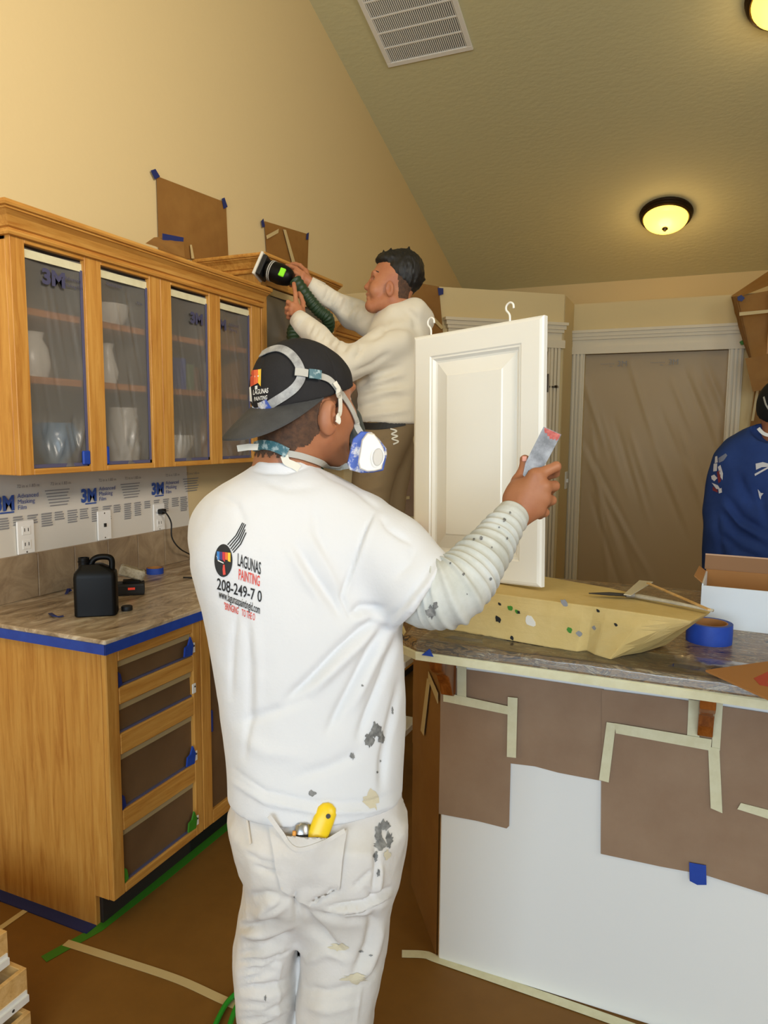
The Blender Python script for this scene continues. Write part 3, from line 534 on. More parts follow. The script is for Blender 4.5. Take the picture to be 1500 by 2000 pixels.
b = MB(); b.obox(cc+np.array([0, 0, .022]), cd*.055, cn2*.035, (0, 0, .021)); obj('charger_body', b, m_dark, dr, bevel=.008, seg=2)
obj('charger_rail', MB().obox(cc+cd*.01+np.array([0, 0, .047]), cd*.03, cn2*.022, (0, 0, .005)), m_black, dr, bevel=.002)
obj('indicator', MB().obox(cc-cn2*.0355+cd*.01+np.array([0, 0, .026]), cd*.012, cn2*.001, (0, 0, .004)), M('red label', srgb(190,60,40), .5, emit=srgb(200,50,30), es=.4), dr)
b = MB(); sc_ = cc+cn2*.02+cd*.012+np.array([0, 0, .075]); tl = np.array([.3, .1, .0])
ax1 = np.array([cd[0]*.94, cd[1]*.94, -.34]); ax3 = np.array([cd[0]*.34, cd[1]*.34, .94])
b.obox(sc_, ax1*.045, cn2*.026, ax3*.018); sp = obj('sanding_sponge', b, M('paint crusted sponge', srgb(206,200,184), .8, col2=srgb(150,140,120), scale=40, bump=.5, bscale=60), None, bevel=.005); tag(sp, 'paint-crusted pale sanding sponge leaning on the black battery', 'sponge')
obj('label_strip', MB().obox(sc_+ax3*.0185, ax1*.034, cn2*.006, ax3*.0006), M('dark speckled strip', srgb(70,60,48), .7, col2=srgb(180,160,120), scale=60), sp)
tr = on(303, 1120, 2, .914)
def tape_roll(c, label, r=.04, ri=.03, h=.04, mat=m_blue, core=m_card):
    t = thing('tape_roll', label, 'tape roll', tuple(c)); obj('tape_band', MB().lathe([(ri+.003,0),(r,0),(r+.0005,h/2),(r,h),(ri+.003,h),(ri+.003,0)], c, 40), mat, t, smooth=True, sharp=40)
    obj('core', MB().lathe([(ri,0),(ri+.003,0),(ri+.003,h),(ri,h),(ri,0)], c, 40), core, t, smooth=True, sharp=40); return t
tape_roll(tr, 'nearly used-up blue tape roll by the backsplash tiles', .034, .03, .025)
tag(obj('blue_tape_piece', MB().ribbon([on(98,1198,2,.916), on(105,1203,2,.922), on(114,1205,2,.916), on(124,1203,2,.917)], .012, [(0,0,1)]*4), m_navy), 'curled blue tape scrap on the worktop in front of the jug', 'tape')
tag(obj('blue_tape_piece', MB().ribbon([on(130,1160,2,.916), on(134,1150,2,.925), on(138,1155,2,.918)], .012, [(0,-.5,1)]*3), m_navy), 'small blue tape scrap on the worktop behind the jug', 'tape')

# ------------------------------------------------------------------ floor tapes, hose, drawer boxes
def floor_strip(pts, w_, mat, label, z=.0015, kind='masking_tape_strip', cat='tape'):
    P = [np.array([p[0], p[1], z]) for p in (on(x, y, 2, 0) for x, y in pts)]
    return tag(obj(kind, MB().ribbon(spline(P, 6), w_, [(0,0,1)]*(6*(len(P)-1)+1), .0006), mat), label, cat)
floor_strip([(128,1842), (240,1878), (350,1915), (445,1958), (520,1985)], .026, m_tape2, 'tan tape seam running across the floor paper past the worker')
tag(obj('green_tape_strip', MB().ribbon([(-1.645,1.36,.001), (-1.60,1.52,.001), (-1.588,1.8,.001), (-1.583,2.8,.001)], .034, [(0,0,1)]*4, .0006), m_green), 'green tape strip on the floor along the base cabinets', 'tape')
floor_strip([(-30,1835), (20,1800), (66,1768)], .02, m_tape2, 'short slanting tape strip on the floor beside the cabinet end')
floor_strip([(-40,1742), (20,1752), (66,1768)], .02, m_tape2, 'short tape strip on the floor parallel to the cabinet end', .002)
b = MB(); b.box((XL, 1.488, .0005), (XL+.535, 1.527, .004)); tag(obj('blue_tape_strip', b, m_navy), 'dark blue tape on the floor along the cabinet end panel', 'tape')
hp = [on(395,2035,2,.02), on(420,1990,2,.03), on(445,1955,2,.06), on(462,1948,2,.05), on(450,1985,2,.025), on(440,2040,2,.012)]
m_hose = M('green rubber hose', srgb(40,150,40), .35)
tag(obj('air_hose', MB().tube(spline([on(400,2060,2,.012), on(425,1992,2,.012), on(455,1946,2,.012), on(520,1900,2,.012), on(570,1870,2,.012), on(620,1850,2,.012), on(700,1850,2,.012)]), .007, 10), m_hose, None, smooth=True), 'long green air hose looping on the floor behind the worker', 'hose')
tag(obj('air_hose', MB().tube(spline([on(438,2060,2,.026), on(450,1998,2,.026), on(470,1955,2,.026), on(500,1950,2,.026)]), .007, 10), m_hose, None, smooth=True), 'short end of green hose lying over the other hose', 'hose')
def drawer(x1, y1, z0, lab_, w_=.4, d=.5, h=.085):
    t = thing('drawer_box', lab_, 'drawer', (x1-.2, y1-.25, z0), 'drawer boxes stacked on the floor'); x0 = x1-w_; y0 = y1-d
    for nm, a, e in (('side_board', (x0,y0,z0), (x0+.012,y1,z0+h)), ('side_board', (x1-.012,y0,z0), (x1,y1,z0+h)), ('back_board', (x0+.012,y1-.012,z0), (x1-.012,y1,z0+h)), ('front_board', (x0+.012,y0,z0), (x1-.012,y0+.012,z0+h)), ('bottom_board', (x0+.012,y0+.012,z0+.008), (x1-.012,y1-.012,z0+.014))): obj(nm, MB().box(a, e), m_ply, t, bevel=.001)
    s_ = obj('drawer_slide', MB().box((x1,y0+.01,z0+.002), (x1+.010,y1-.005,z0+.02)).box((x1,y0+.01,z0+.02), (x1+.004,y1-.005,z0+.03)), m_plastic, t); obj('screw', MB().lathe([(0,0),(.004,0),(.003,.001),(0,.0012)], (x1+.010, y1-.05, z0+.011), 10, (1,0,0)), m_slot, s_)
for k, (sx, sy, z0) in enumerate(((60, 1975, .005), (52, 1890, .095), (14, 1818, .185))):
    p = on(sx, sy, 2, z0+.085); drawer(float(p[0]), float(p[1]), z0, ('birch drawer box at the bottom of the floor stack', 'birch drawer box in the middle of the floor stack', 'birch drawer box on top of the floor stack')[k])
# ------------------------------------------------------------------ peninsula
YP = 1.827; XE = -.617; ZU = .966; ZTp = 1.008
pn = thing('kitchen_peninsula', 'white half wall and cabinet carrying the bar worktop', 'peninsula', (.7, 2.1, 0))
lab(obj('half_wall', MB().box((XE, YP, 0), (2.3, YP+.11, ZU-.004)), m_white, pn, bevel=.004), 'plain white front wall')
EA, EB = (XE, YP+.002), (-.80, 2.10)
obj('cabinet_body', MB().prism([(XE+.01, YP+.111, .0), (2.3, YP+.111, .0), (2.3, 2.42, .0), (EB[0], 2.42, .0), (EB[0], EB[1], .0), (XE, YP+.004, 0), (XE+.005, YP+.111, 0)][0:6], (0, 0, ZU-.004)), m_oak_z, pn)
def barpoly(z, o): return [(-.86-o, 2.04, z), (-.672-o, 1.70-o*.4, z), (-.655-o*.8, 1.615-o*.8, z), (-.60-o*.4, 1.578-o, z), (2.32, 1.578-o, z), (2.32, 2.50, z), (-.86-o, 2.50, z)]
bar = obj('bar_worktop', MB().loft([barpoly(ZU, -.004), barpoly(ZU+.012, .001), barpoly(ZU+.022, .002), barpoly(ZTp-.006, -.002), barpoly(ZTp, -.012)]), m_bar, None, at=(.7, 2, ZU)); tag(bar, 'dark gold streaked bar worktop wrapped in clear film', 'countertop')
lab(obj('tape_edge', MB().loft([barpoly(ZU-.003, .001), barpoly(ZU-.003, .004), barpoly(ZU+.015, .005), barpoly(ZU+.018, .0015)], False), m_tape, bar), 'cream tape under the front edge of the bar worktop')
# crinkled clear film over the front edge
m_wrap = film('clear crinkled wrap', srgb(235,232,226), .92, .12, .3)
rw = random.Random(5); LW = [(rw.uniform(0,1), rw.uniform(.2,1), 0, 0, rw.uniform(.001,.004), .012) for _ in range(70)]
LW = [(a, v, a+rw.uniform(-.05,.05), v+rw.uniform(-.4,.4), q, s) for a, v, _, _, q, s in LW]
def wrapfn(a, v):
    x = -.60+2.85*a; d = crease(a*6 % 1 if a < 1 else 1, v, LW)
    if v < .5: t = v/.5; return (x, 1.5745-d*.5, ZU+.018+(ZTp-.006-ZU-.014)*t+d*.3)
    t = (v-.5)/.5; return (x, 1.578+t*.14, ZTp+.003+d+.001*math.sin(a*60))
lab(obj('edge_wrap', MB().grid(wrapfn, 240, 18), m_wrap, bar, smooth=True, fix=False), 'crinkled clear film over the bar edge')
for x, y_, s in ((-.50, 1.640, .05), (-.43, 1.68, .035), (.0, 1.64, .04), (.075, 1.66, .03)): lab(obj('tape_scrap', MB().prism([(x-s,y_-.01,ZTp+.001), (x+s,y_-.014,ZTp+.001), (x+s*.8,y_+.01,ZTp+.001), (x-s*.7,y_+.014,ZTp+.001)], (0,0,.0015)), m_navy, bar), 'blue tape remnant on the bar')
lab(obj('tape_scrap', MB().prism([(-.585,1.572,ZU+.012), (-.555,1.571,ZU+.012), (-.565,1.571,ZU+.03)], (0,-.0015,0)), m_blue, bar), 'blue tape remnant on the bar edge')
def corbel(x, label):
    pr = [(YP, .966), (YP, .80), (YP-.018, .795), (YP-.03, .80), (YP-.045, .83), (YP-.07, .865), (YP-.105, .885), (YP-.125, .90), (YP-.13, .93), (YP-.13, .966)]
    t = obj('corbel', MB().prism([(x, p[0], p[1]) for p in pr], (.034, 0, 0)), m_corbel, None, at=(x, YP, .79), bevel=.004, seg=2); return tag(t, label, 'bracket', 'wooden brackets under the bar')
corbel(-.612, 'glossy brown wooden bracket at the bar corner by the standing worker'); corbel(.028, 'glossy brown wooden bracket framed by tape further along the bar')
def pp(x, y, d=0): return on(x, y, 1, YP-d)
def ppoly(name, pts, mat, label, d, group=None, cat='paper'):      # sheet on the half wall following a traced outline, gently bulged
    P = [pp(x, y) for x, y in pts]; b = MB(); nseg = 14; xs = [p[0] for p in P]; zs_ = [p[2] for p in P]
    bm = bmesh.new(); vs = [bm.verts.new((p[0], 0, p[2])) for p in P]; bm.faces.new(vs); bmesh.ops.triangulate(bm, faces=bm.faces)
    for _ in range(6):
        es = [e for e in bm.edges if e.calc_length() > .035]
        if not es: break
        bmesh.ops.subdivide_edges(bm, edges=es, cuts=1); bmesh.ops.triangulate(bm, faces=bm.faces)
    bm.verts.index_update()
    b.add([(v.co.x, YP-d-.0015-.002*(math.sin(v.co.x*23)*math.sin(v.co.z*17+v.co.x*6)+1)*.5, v.co.z) for v in bm.verts], [tuple(q.index for q in f.verts) for f in bm.faces]); bm.free()
    return tag(obj(name, b, mat, None, smooth=True), label, cat, group)
ppoly('masking_paper', [(862,1300),(1010,1320),(1180,1345),(1182,1460),(1180,1525),(1090,1508),(1045,1496),(998,1490),(995,1612),(990,1617),(930,1602),(858,1588)], m_paper, 'brown paper on the half wall reaching low near the bar corner', .001)
ppoly('masking_paper', [(1176,1345),(1330,1365),(1560,1400),(1560,1770),(1500,1745),(1375,1705),(1290,1690),(1174,1665)], m_paper, 'brown paper on the half wall under the taped bracket', .004)
def ptape(pts, label, d=.0095): return tag(obj('masking_tape_strip', MB().prism([pp(x, y, d) for x, y in pts], (0, -.0012, 0)), m_tape), label, 'tape')
ptape([(893,1296),(911,1298),(911,1368),(893,1364)], 'upright cream tape beside the corner bracket')
ptape([(868,1352),(1006,1382),(1005,1398),(868,1370)], 'level cream tape below the corner bracket', .0112)
ptape([(866,1300),(880,1302),(880,1372),(866,1370)], 'upright cream tape along the wall corner at the bracket', .0095)
ptape([(992,1361),(1011,1363),(1008,1480),(990,1478)], 'upright cream tape on the outer end of the corner tape frame', .0128)
ptape([(1185,1410),(1203,1413),(1189,1528),(1170,1523)], 'slightly slanted cream tape joining the two half-wall papers', .0112)
ptape([(1200,1412),(1390,1444),(1388,1466),(1203,1432)], 'long level cream tape leading to the taped bracket', .0128)
ptape([(1345,1366),(1366,1369),(1366,1440),(1342,1438)], 'upright cream tape between the long level tape and the bracket', .0095)
ptape([(1394,1372),(1412,1374),(1406,1466),(1390,1464)], 'upright cream tape on the far side of the taped bracket', .0095)
ptape([(1383,1458),(1405,1462),(1411,1588),(1388,1578)], 'cream tape strip hanging down below the taped bracket', .0112)
ptape([(1447,1568),(1510,1584),(1510,1602),(1440,1580)], 'short level cream tape toward the far end of the half wall', .0095)
tag(obj('blue_tape_piece', MB().prism([pp(x, y, .012) for x, y in [(1346,1684),(1379,1690),(1380,1728),(1362,1728),(1347,1720)]], (0,-.0012,0)), m_blue), 'blue tape square holding the paper hem to the white half wall', 'tape')
floor_strip([(785,1864), (830,1866), (858,1876), (1000,1925), (1180,1988), (1420,2075)], .030, m_tape, 'cream tape along the foot of the white half wall', .002)
# end of the peninsula covered in paper
EU = np.array([EB[0]-EA[0], EB[1]-EA[1], 0.]); ELn = np.linalg.norm(EU); EU /= ELn; EN = np.array([-EU[1], EU[0], 0.])
if EN[1] > 0: EN = -EN
def pe(s, z, d=.002): return np.array([EA[0], EA[1], z])+EU*s*ELn+EN*d
sheet('masking_paper', [pe(1.05,.50), pe(0,.43), pe(0,.962), pe(1.05,.962)], m_paper2, 'brown paper covering the end of the peninsula under the bar', seed=21, amp=.004, off=.002)
sheet('masking_paper', [pe(1.05,.002,.001), pe(.02,.002,.001), pe(.02,.50,.001), pe(1.05,.50,.001)], m_paper2, 'lower brown paper on the peninsula end reaching the floor', seed=22, amp=.003, off=.0015)
def etape(pts, label): return tag(obj('masking_tape_strip', MB().prism([pe(a, z, .012) for a, z in pts], tuple(EN*.0012)), m_tape2), label, 'tape')
etape([(.30,.79),(.40,.79),(.62,.60),(.50,.60)], 'slanting tape strip on the peninsula end paper'); etape([(.02,.76),(.36,.79),(.36,.815),(.02,.79)], 'short tape from the bracket onto the peninsula end paper')

# ------------------------------------------------------------------ foam block, cabinet door, things on the bar
zf = ZTp
FB = [(-.60, 1.705), (-.30, 1.652), (-.235, 1.645), (-.215, 1.66), (-.195, 1.64), (-.158, 1.618), (-.135, 1.66), (-.10, 1.70), (-.05, 1.79), (-.2, 1.93), (-.58, 2.0)]
FT = [(-.56, 1.70), (-.29, 1.660), (-.225, 1.652), (-.20, 1.648), (-.17, 1.642), (-.085, 1.628), (-.022, 1.613), (.004, 1.604), (.042, 1.72), (-.19, 1.87), (-.56, 2.03)]
def lvl(t, z, bul=0): return [((1-t)*a[0]+t*c[0], (1-t)*a[1]+t*c[1]-bul, zf+z) for a, c in zip(FB, FT)]
fm = MB().loft([lvl(0,.003), lvl(.3,.035), lvl(.7,.08,.002), lvl(.95,.104), lvl(1.0,.112)]); fb = obj('foam_block', fm, m_foam, None, at=(-.3, 1.8, zf), bevel=.006, seg=2); tag(fb, 'big yellow foam block with torn corner and paint spots on the bar', 'foam')
for k, (x, y, r, m_) in enumerate(((997,1188,5,m_green),(1010,1195,4,m_green),(973,1210,6,m_dark),(1013,1196,3,m_dark),(976,1180,3,m_dark),(1112,1230,5,m_green),(1036,1213,10,m_cer),(1103,1178,7,m_ink_grey),(1131,1238,6,m_ink_grey),(1160,1226,4,m_ink_grey),(1000,1246,4,m_dark),(1203,1220,3,m_dark),(1168,1193,3,m_dark))):
    # paint splash: small blob lying on the front face
    dg = BVHTree.FromPolygons(fm.v, fm.f); hit = dg.ray_cast(Vector(EYE), Vector(ray(x, y)))
    if hit[0] is None: continue
    hp_, hn = hit[0], hit[1]; hn = -hn if hn.dot(Vector(ray(x, y))) > 0 else hn
    a_ = hn.orthogonal().normalized(); c_ = hn.cross(a_); rr = r*1.75/1405; rr2 = random.Random(k)
    lab(obj('paint_spot', MB().prism([hp_+a_*rr*math.cos(t)*rr2.uniform(.6,1.1)+c_*rr*math.sin(t)*rr2.uniform(.7,1.5)-hn*.002 for t in np.linspace(0, 6.28, 11)[:-1]], tuple(hn*.0028)), m_, fb), 'dried paint spot')
# white cabinet door stood on the foam
TR, BR, TL_, BL_ = dep(1038,620,1.770), dep(1055,1148,1.770), dep(783,664,2.0495), dep(807,1119,2.0495)
dx = ((BR-BL_)+(TR-TL_)); dx /= np.linalg.norm(dx); dz = (TR-BR)+(TL_-BL_); dz -= dx*(dz@dx); dz /= np.linalg.norm(dz); dn = np.cross(dx, dz)   # faces the camera
W, H, TH = np.linalg.norm(BR-BL_), np.linalg.norm(TR-BR), .021
D0 = BR-dx*W
def dpt(a, h, t): return D0+dx*a+dz*h+dn*t
cdoor = thing('cabinet_door', 'white raised-panel cabinet door stood on the yellow foam', 'cabinet door', tuple(D0))
def dring(m_, t): return [dpt(m_, m_, t), dpt(W-m_, m_, t), dpt(W-m_, H-m_, t), dpt(m_, H-m_, t)]
obj('door_frame', MB().loft([dring(0,-TH), dring(0,-.006), dring(.004,-.002), dring(.010,0), dring(.060,0), dring(.064,-.003), dring(.068,-.003), dring(.074,-.010), dring(.08,-.012)], True), m_doorw, cdoor)
obj('raised_panel', MB().loft([dring(.078,-.016), dring(.080,-.011), dring(.115,-.003), dring(.119,-.001), dring(.121,-.001)], True), m_doorw, cdoor)
m_hook = M('white wire hook', srgb(240,238,230), .35)
for f in (.137, .755):
    hk = [dpt(W*f, H-.004, -.01), dpt(W*f, H+.012, -.01), dpt(W*f-.003, H+.020, -.01), dpt(W*f-.011, H+.030, -.01), dpt(W*f-.010, H+.041, -.01), dpt(W*f, H+.047, -.01), dpt(W*f+.009, H+.042, -.01), dpt(W*f+.011, H+.031, -.01)]
    obj('hook', MB().tube(spline(hk, 6), .0028, 8), m_hook, cdoor, smooth=True)
# brush, stir sticks
zt = zf+.114
bt = lambda x, y, z=zt: on(x, y, 2, z)
pb = thing('paint_brush', 'pale wooden brush with dark bristles lying on the foam', 'brush', tuple(bt(1240,1165)))
A, B2 = bt(1240,1168), bt(1150,1162,zt+.004); hd = bt(1392,1196,zt+.004)
obj('handle', MB().tube(spline([A+(0,0,.006), (A*.6+hd*.4)+(0,0,.006), hd+(0,0,.004)], 6), [.009]*5+[.0075]*4+[.006]*4, 8, flat=.6), M('crusted pale wood', srgb(206,196,172), .7, col2=srgb(160,150,130), scale=30), pb, smooth=True)
obj('ferrule', MB().tube([A*1.0+(0,0,.006), A*.8+B2*.2+(0,0,.006)], .010, 8, flat=.55), M('crusted steel', srgb(150,146,140), .5, metal=.4), pb)
obj('bristles', MB().tube([A*.8+B2*.2+(0,0,.006), A*.45+B2*.55+(0,0,.006), B2+(0,0,.004)], [.009,.010,.003], 8, flat=.4), M('dark bristle', srgb(52,46,40), .8), pb)
sc1, sc2 = bt(1225,1163,zt+.012), bt(1262,1136,zt+.002)
tag(obj('putty_scraper', MB().ribbon([sc2, sc2*.55+sc1*.45, sc1], [.034,.026,.016], [(0,0,1)]*3, .002), M('crusted scraper', srgb(196,186,160), .6)), 'flat crusted scraper lying across the brush on the foam', 'scraper')
tag(obj('stir_stick', MB().ribbon([bt(1265,1140,zt+.012), bt(1385,1192,zt+.012)], .007, [(0,0,1)]*2, .003), m_ply), 'thin pale stir stick lying over the brush', 'stick')
tape_roll(on(1384, 1252, 2, ZTp), 'full blue tape roll standing on the bar beside the foam', .052, .038, .047)
# open carton with white front, cardboard sheet
bx = thing('shipping_carton', 'open cardboard carton with white printed side on the bar', 'box', (.25, 2.1, ZTp))
c0 = on(1366, 1222, 2, ZTp); c1 = on(1520, 1240, 2, ZTp); e = c1-c0; e[2] = 0; el = .36; e /= np.linalg.norm(e); en = np.array([-e[1], e[0], 0])
def cb(s0, s1, t0, t1, z0, z1): return MB().obox(c0+e*(s0+s1)/2+en*(t0+t1)/2+np.array([0,0,(z0+z1)/2]), e*(s1-s0)/2, en*(t1-t0)/2, (0,0,(z1-z0)/2))
lab(obj('front_panel', cb(0, el, 0, .004, 0, .108), m_whitecard, bx), 'white front side'); obj('back_panel', cb(0, el, .20, .204, 0, .118), m_card, bx); obj('side_panel', cb(0, .004, .004, .20, 0, .112), m_whitecard, bx); obj('side_panel', cb(el-.004, el, .004, .20, 0, .112), m_card, bx); obj('bottom_panel', cb(.004, el-.004, .004, .20, 0, .004), m_card, bx)
fl = MB().prism([c0+e*s+en*t+np.array([0,0,z]) for s, t, z in ((-.004,.203,.118), (el,.203,.118), (el,.16,.165), (-.002,.16,.165))], (0,0,.004)); obj('flap', fl, M('glossy kraft card', srgb(196,152,112), .4), bx)
obj('flap', MB().prism([c0+e*s+en*t+np.array([0,0,z]) for s, t, z in ((0,.01,.112), (0,.19,.112), (-.018,.19,.125), (-.02,.01,.128))], (0,0,.003)), m_card, bx)
ck = tag(obj('cardboard_sheet', MB().prism([on(x, y, 2, ZTp+.014) for x, y in [(1378,1312),(1500,1295),(1640,1300),(1640,1420),(1500,1368)]], (0,0,.004)), m_card), 'flat brown cardboard sheet with red print hanging over the bar edge', 'cardboard')
obj('red_print', MB().prism([on(x, y, 2, ZTp+.0182) for x, y in [(1472,1325),(1500,1312),(1512,1320),(1498,1332),(1506,1342),(1484,1338)]], (0,0,.0004)), m_redpr, ck)

# ------------------------------------------------------------------ paper-wrapped upper cabinet right of the doorway
def hw(x, y, d): return on(x, y, 1, YD-d)
hood = thing('paper_wrapped_cabinet', 'wall cabinet wrapped in folded brown paper right of the doorway', 'cabinet', (.75, YD-.2, 1.72))
lab(obj('cabinet_box', MB().box((.33, YD-.30, 1.80), (1.85, YD-.001, 2.34)), m_oak_z, hood), 'oak cabinet hidden under the paper')
def psheet(pts, amp, seed, mat=m_paper2):
    r = random.Random(seed); A, B_, C_, D_ = (np.asarray(p, float) for p in pts); nn = np.cross(B_-A, D_-A); nn /= np.linalg.norm(nn)
    L = [(r.uniform(0,1), r.uniform(0,1), r.uniform(0,1), r.uniform(0,1), r.uniform(-amp,amp), .07) for _ in range(10)]
    return obj('masking_paper', MB().grid(lambda a, v: A*(1-a)*(1-v)+B_*a*(1-v)+C_*a*v+D_*(1-a)*v+nn*crease(a, v, L), 16, 16), mat, hood, smooth=True, fix=False)
psheet([hw(1466,700,.30), hw(1850,640,.32), hw(1850,500,.32), hw(1437,580,.24)], .03, 31)      # front
psheet([hw(1428,580,.02), hw(1464,702,.02), hw(1468,702,.32), hw(1440,578,.25)], .012, 32)     # side facing the doorway
psheet([hw(1428,578,.02), hw(1440,582,.25), hw(1850,420,.32), hw(1800,330,.02)], .03, 33)      # slanting top
psheet([hw(1455,700,.33), hw(1850,640,.36), hw(1850,690,.36), hw(1470,765,.34)], .03, 34)      # folded skirt
psheet([hw(1456,910,.03), hw(1850,910,.03), hw(1850,700,.03), hw(1476,740,.03)], .02, 35)      # sheet on the wall below
for pts in ([(1444,610),(1510,604),(1510,610),(1444,617)],): lab(obj('tape_strip', MB().prism([hw(x, y, .34) for x, y in pts], (0,-.002,0)), m_tape2, hood), 'tan tape')
for pts in ([(1478,757),(1510,754),(1510,760),(1483,763)], [(1478,757),(1483,758),(1472,822),(1467,822)]): lab(obj('tape_strip', MB().prism([hw(x, y, .06) for x, y in pts], (0,-.002,0)), m_tape2, hood), 'tan tape')
tag(obj('blue_tape_piece', MB().prism([hw(x, y, .30) for x, y in [(1440,580),(1448,576),(1455,582),(1449,589),(1441,587)]], (0,-.002,0)), m_navy), 'round blue tape scrap on the wrapped cabinet corner', 'tape')
tag(obj('green_tape_piece', MB().prism([hw(x, y, .07) for x, y in [(1444,668),(1454,662),(1457,672),(1448,674)]], (0,-.002,0)), m_green), 'green tape scrap at the end of the doorway header', 'tape')
# ------------------------------------------------------------------ implicit surfaces for bodies and clothes
def smin(a, b, k): h = np.clip(.5+.5*(b-a)/k, 0, 1); return b*(1-h)+a*h-k*h*(1-h)
def rcone(P, a, b, ra, rb):
    a = np.asarray(a, float); b = np.asarray(b, float); d = b-a; L2 = d@d+1e-12
    t = np.clip(((P-a)@d)/L2, 0, 1); q = P-a-t[:, None]*d; return np.sqrt((q*q).sum(1))-(ra+(rb-ra)*t)
def ellip(P, c, axes, rad):
    q = P-np.asarray(c, float); U = np.stack([(q@np.asarray(ax, float))/r for ax, r in zip(axes, rad)], 1)
    k0 = np.sqrt((U*U).sum(1))+1e-9; V = U/np.array(rad); k1 = np.sqrt((V*V).sum(1))+1e-9; return k0*(k0-1)/k1
def hview(P):
    v = np.array([P[0]-EYE[0], P[1]-EYE[1], 0.]); v /= np.linalg.norm(v); return np.array([v[1], -v[0], 0.]), v      # right, away
class Tower:                                   # stack of level ovals read off the silhouette: (y, x left, x right, distance, half depth)
    def __init__(s, rows, p=2.2):
        R = []
        for y, xl, xr, d, bb in rows:
            c = dep((xl+xr)/2, y, d); R.append((c[2], c[0], c[1], (xr-xl)/2*d/F_PX*1.0, bb))
        R.sort(); s.R = np.array(R); s.p = p; m = s.R[len(R)//2]; s.r, s.a = hview(m[[1, 2, 0]])
    def __call__(s, P):
        z = P[:, 2]; R = s.R; zz = np.clip(z, R[0, 0], R[-1, 0]); f = lambda i: np.interp(zz, R[:, 0], R[:, i])
        # soften the interpolation a little
        e = .012; g = lambda i: (np.interp(zz-e, R[:, 0], R[:, i])+2*f(i)+np.interp(zz+e, R[:, 0], R[:, i]))/4
        cx, cy, A, B = g(1), g(2), g(3), g(4); dx = P[:, 0]-cx; dy = P[:, 1]-cy
        uu = np.abs(dx*s.r[0]+dy*s.r[1])/A; vv = np.abs(dx*s.a[0]+dy*s.a[1])/B
        k = (uu**s.p+vv**s.p)**(1/s.p); d = (k-1)*np.minimum(A, B)*(.6+.4*np.where(A < B, 1, 1))
        return np.maximum(d, np.maximum(z-R[-1, 0], R[0, 0]-z))
def surfnet(f, lo, hi, h):
    lo = np.asarray(lo, float); n = [int(math.ceil((hi[i]-lo[i])/h))+1 for i in range(3)]
    ax = [lo[i]+h*np.arange(n[i]) for i in range(3)]; V = np.empty(n, np.float32)
    YY, ZZ = np.meshgrid(ax[1], ax[2], indexing='ij'); base = np.stack([np.zeros(YY.size), YY.ravel(), ZZ.ravel()], 1)
    ch = max(1, 400000//YY.size)
    for i in range(0, n[0], ch):
        k = min(ch, n[0]-i); P = np.tile(base, (k, 1)); P[:, 0] = np.repeat(ax[0][i:i+k], YY.size); V[i:i+k] = f(P).reshape(k, n[1], n[2])
    S = V < 0; c = [slice(0, -1), slice(1, None)]
    cnt = np.zeros([m-1 for m in n], np.int8)
    for a in (0, 1):
        for b_ in (0, 1):
            for d in (0, 1): cnt += S[c[a], c[b_], c[d]]
    act = (cnt > 0) & (cnt < 8); idx = np.argwhere(act); ids = -np.ones(act.shape, np.int64); ids[act] = np.arange(len(idx))
    acc = np.zeros((len(idx), 3)); num = np.zeros(len(idx)); I, J, K = idx.T
    for axis in range(3):
        o1, o2 = [a for a in range(3) if a != axis]
        for p in (0, 1):
            for q in (0, 1):
                off = [0, 0, 0]; off[o1] = p; off[o2] = q; off2 = list(off); off2[axis] = 1
                va = V[I+off[0], J+off[1], K+off[2]]; vb = V[I+off2[0], J+off2[1], K+off2[2]]; m_ = (va < 0) != (vb < 0)
                t = np.where(m_, va/(va-vb+1e-12), 0); pos = np.tile(np.array(off, float), (len(idx), 1)); pos[:, axis] = t
                acc[m_] += pos[m_]; num[m_] += 1
    vert = lo+h*(idx+acc/num[:, None]); faces = []
    for axis in range(3):
        o1, o2 = (axis+1) % 3, (axis+2) % 3; sl0 = [slice(None)]*3; sl1 = [slice(None)]*3; sl0[axis] = slice(0, -1); sl1[axis] = slice(1, None)
        e = np.argwhere(S[tuple(sl0)] != S[tuple(sl1)])
        e = e[(e[:, o1] > 0) & (e[:, o2] > 0) & (e[:, o1] < n[o1]-1) & (e[:, o2] < n[o2]-1)]
        if not len(e): continue
        def gi(d1, d2): q = e.copy(); q[:, o1] -= d1; q[:, o2] -= d2; return ids[q[:, 0], q[:, 1], q[:, 2]]
        Q = np.stack([gi(1, 1), gi(0, 1), gi(0, 0), gi(1, 0)], 1); s0 = S[e[:, 0], e[:, 1], e[:, 2]]; Q[~s0] = Q[~s0][:, ::-1]; faces.append(Q)
    return vert, np.concatenate(faces)
def relax(v, q, n=2, lam=.5):
    for _ in range(n):
        s = np.zeros_like(v); c = np.zeros(len(v))
        for a in range(4): np.add.at(s, q[:, a], v[q[:, (a+1) % 4]]); np.add.at(c, q[:, a], 1)
        v = v+lam*(s/np.maximum(c, 1)[:, None]-v)
    return v
def vnormals(v, q):
    nrm = np.cross(v[q[:, 2]]-v[q[:, 0]], v[q[:, 3]]-v[q[:, 1]]); o = np.zeros_like(v)
    for a in range(4): np.add.at(o, q[:, a], nrm)
    return o/(np.linalg.norm(o, axis=1)[:, None]+1e-12)
def pix(v):
    d = v-EYE; z = d@FW; return np.stack([750+F_PX*(d@RT)/z, 1000-F_PX*(d@UP)/z], 1)
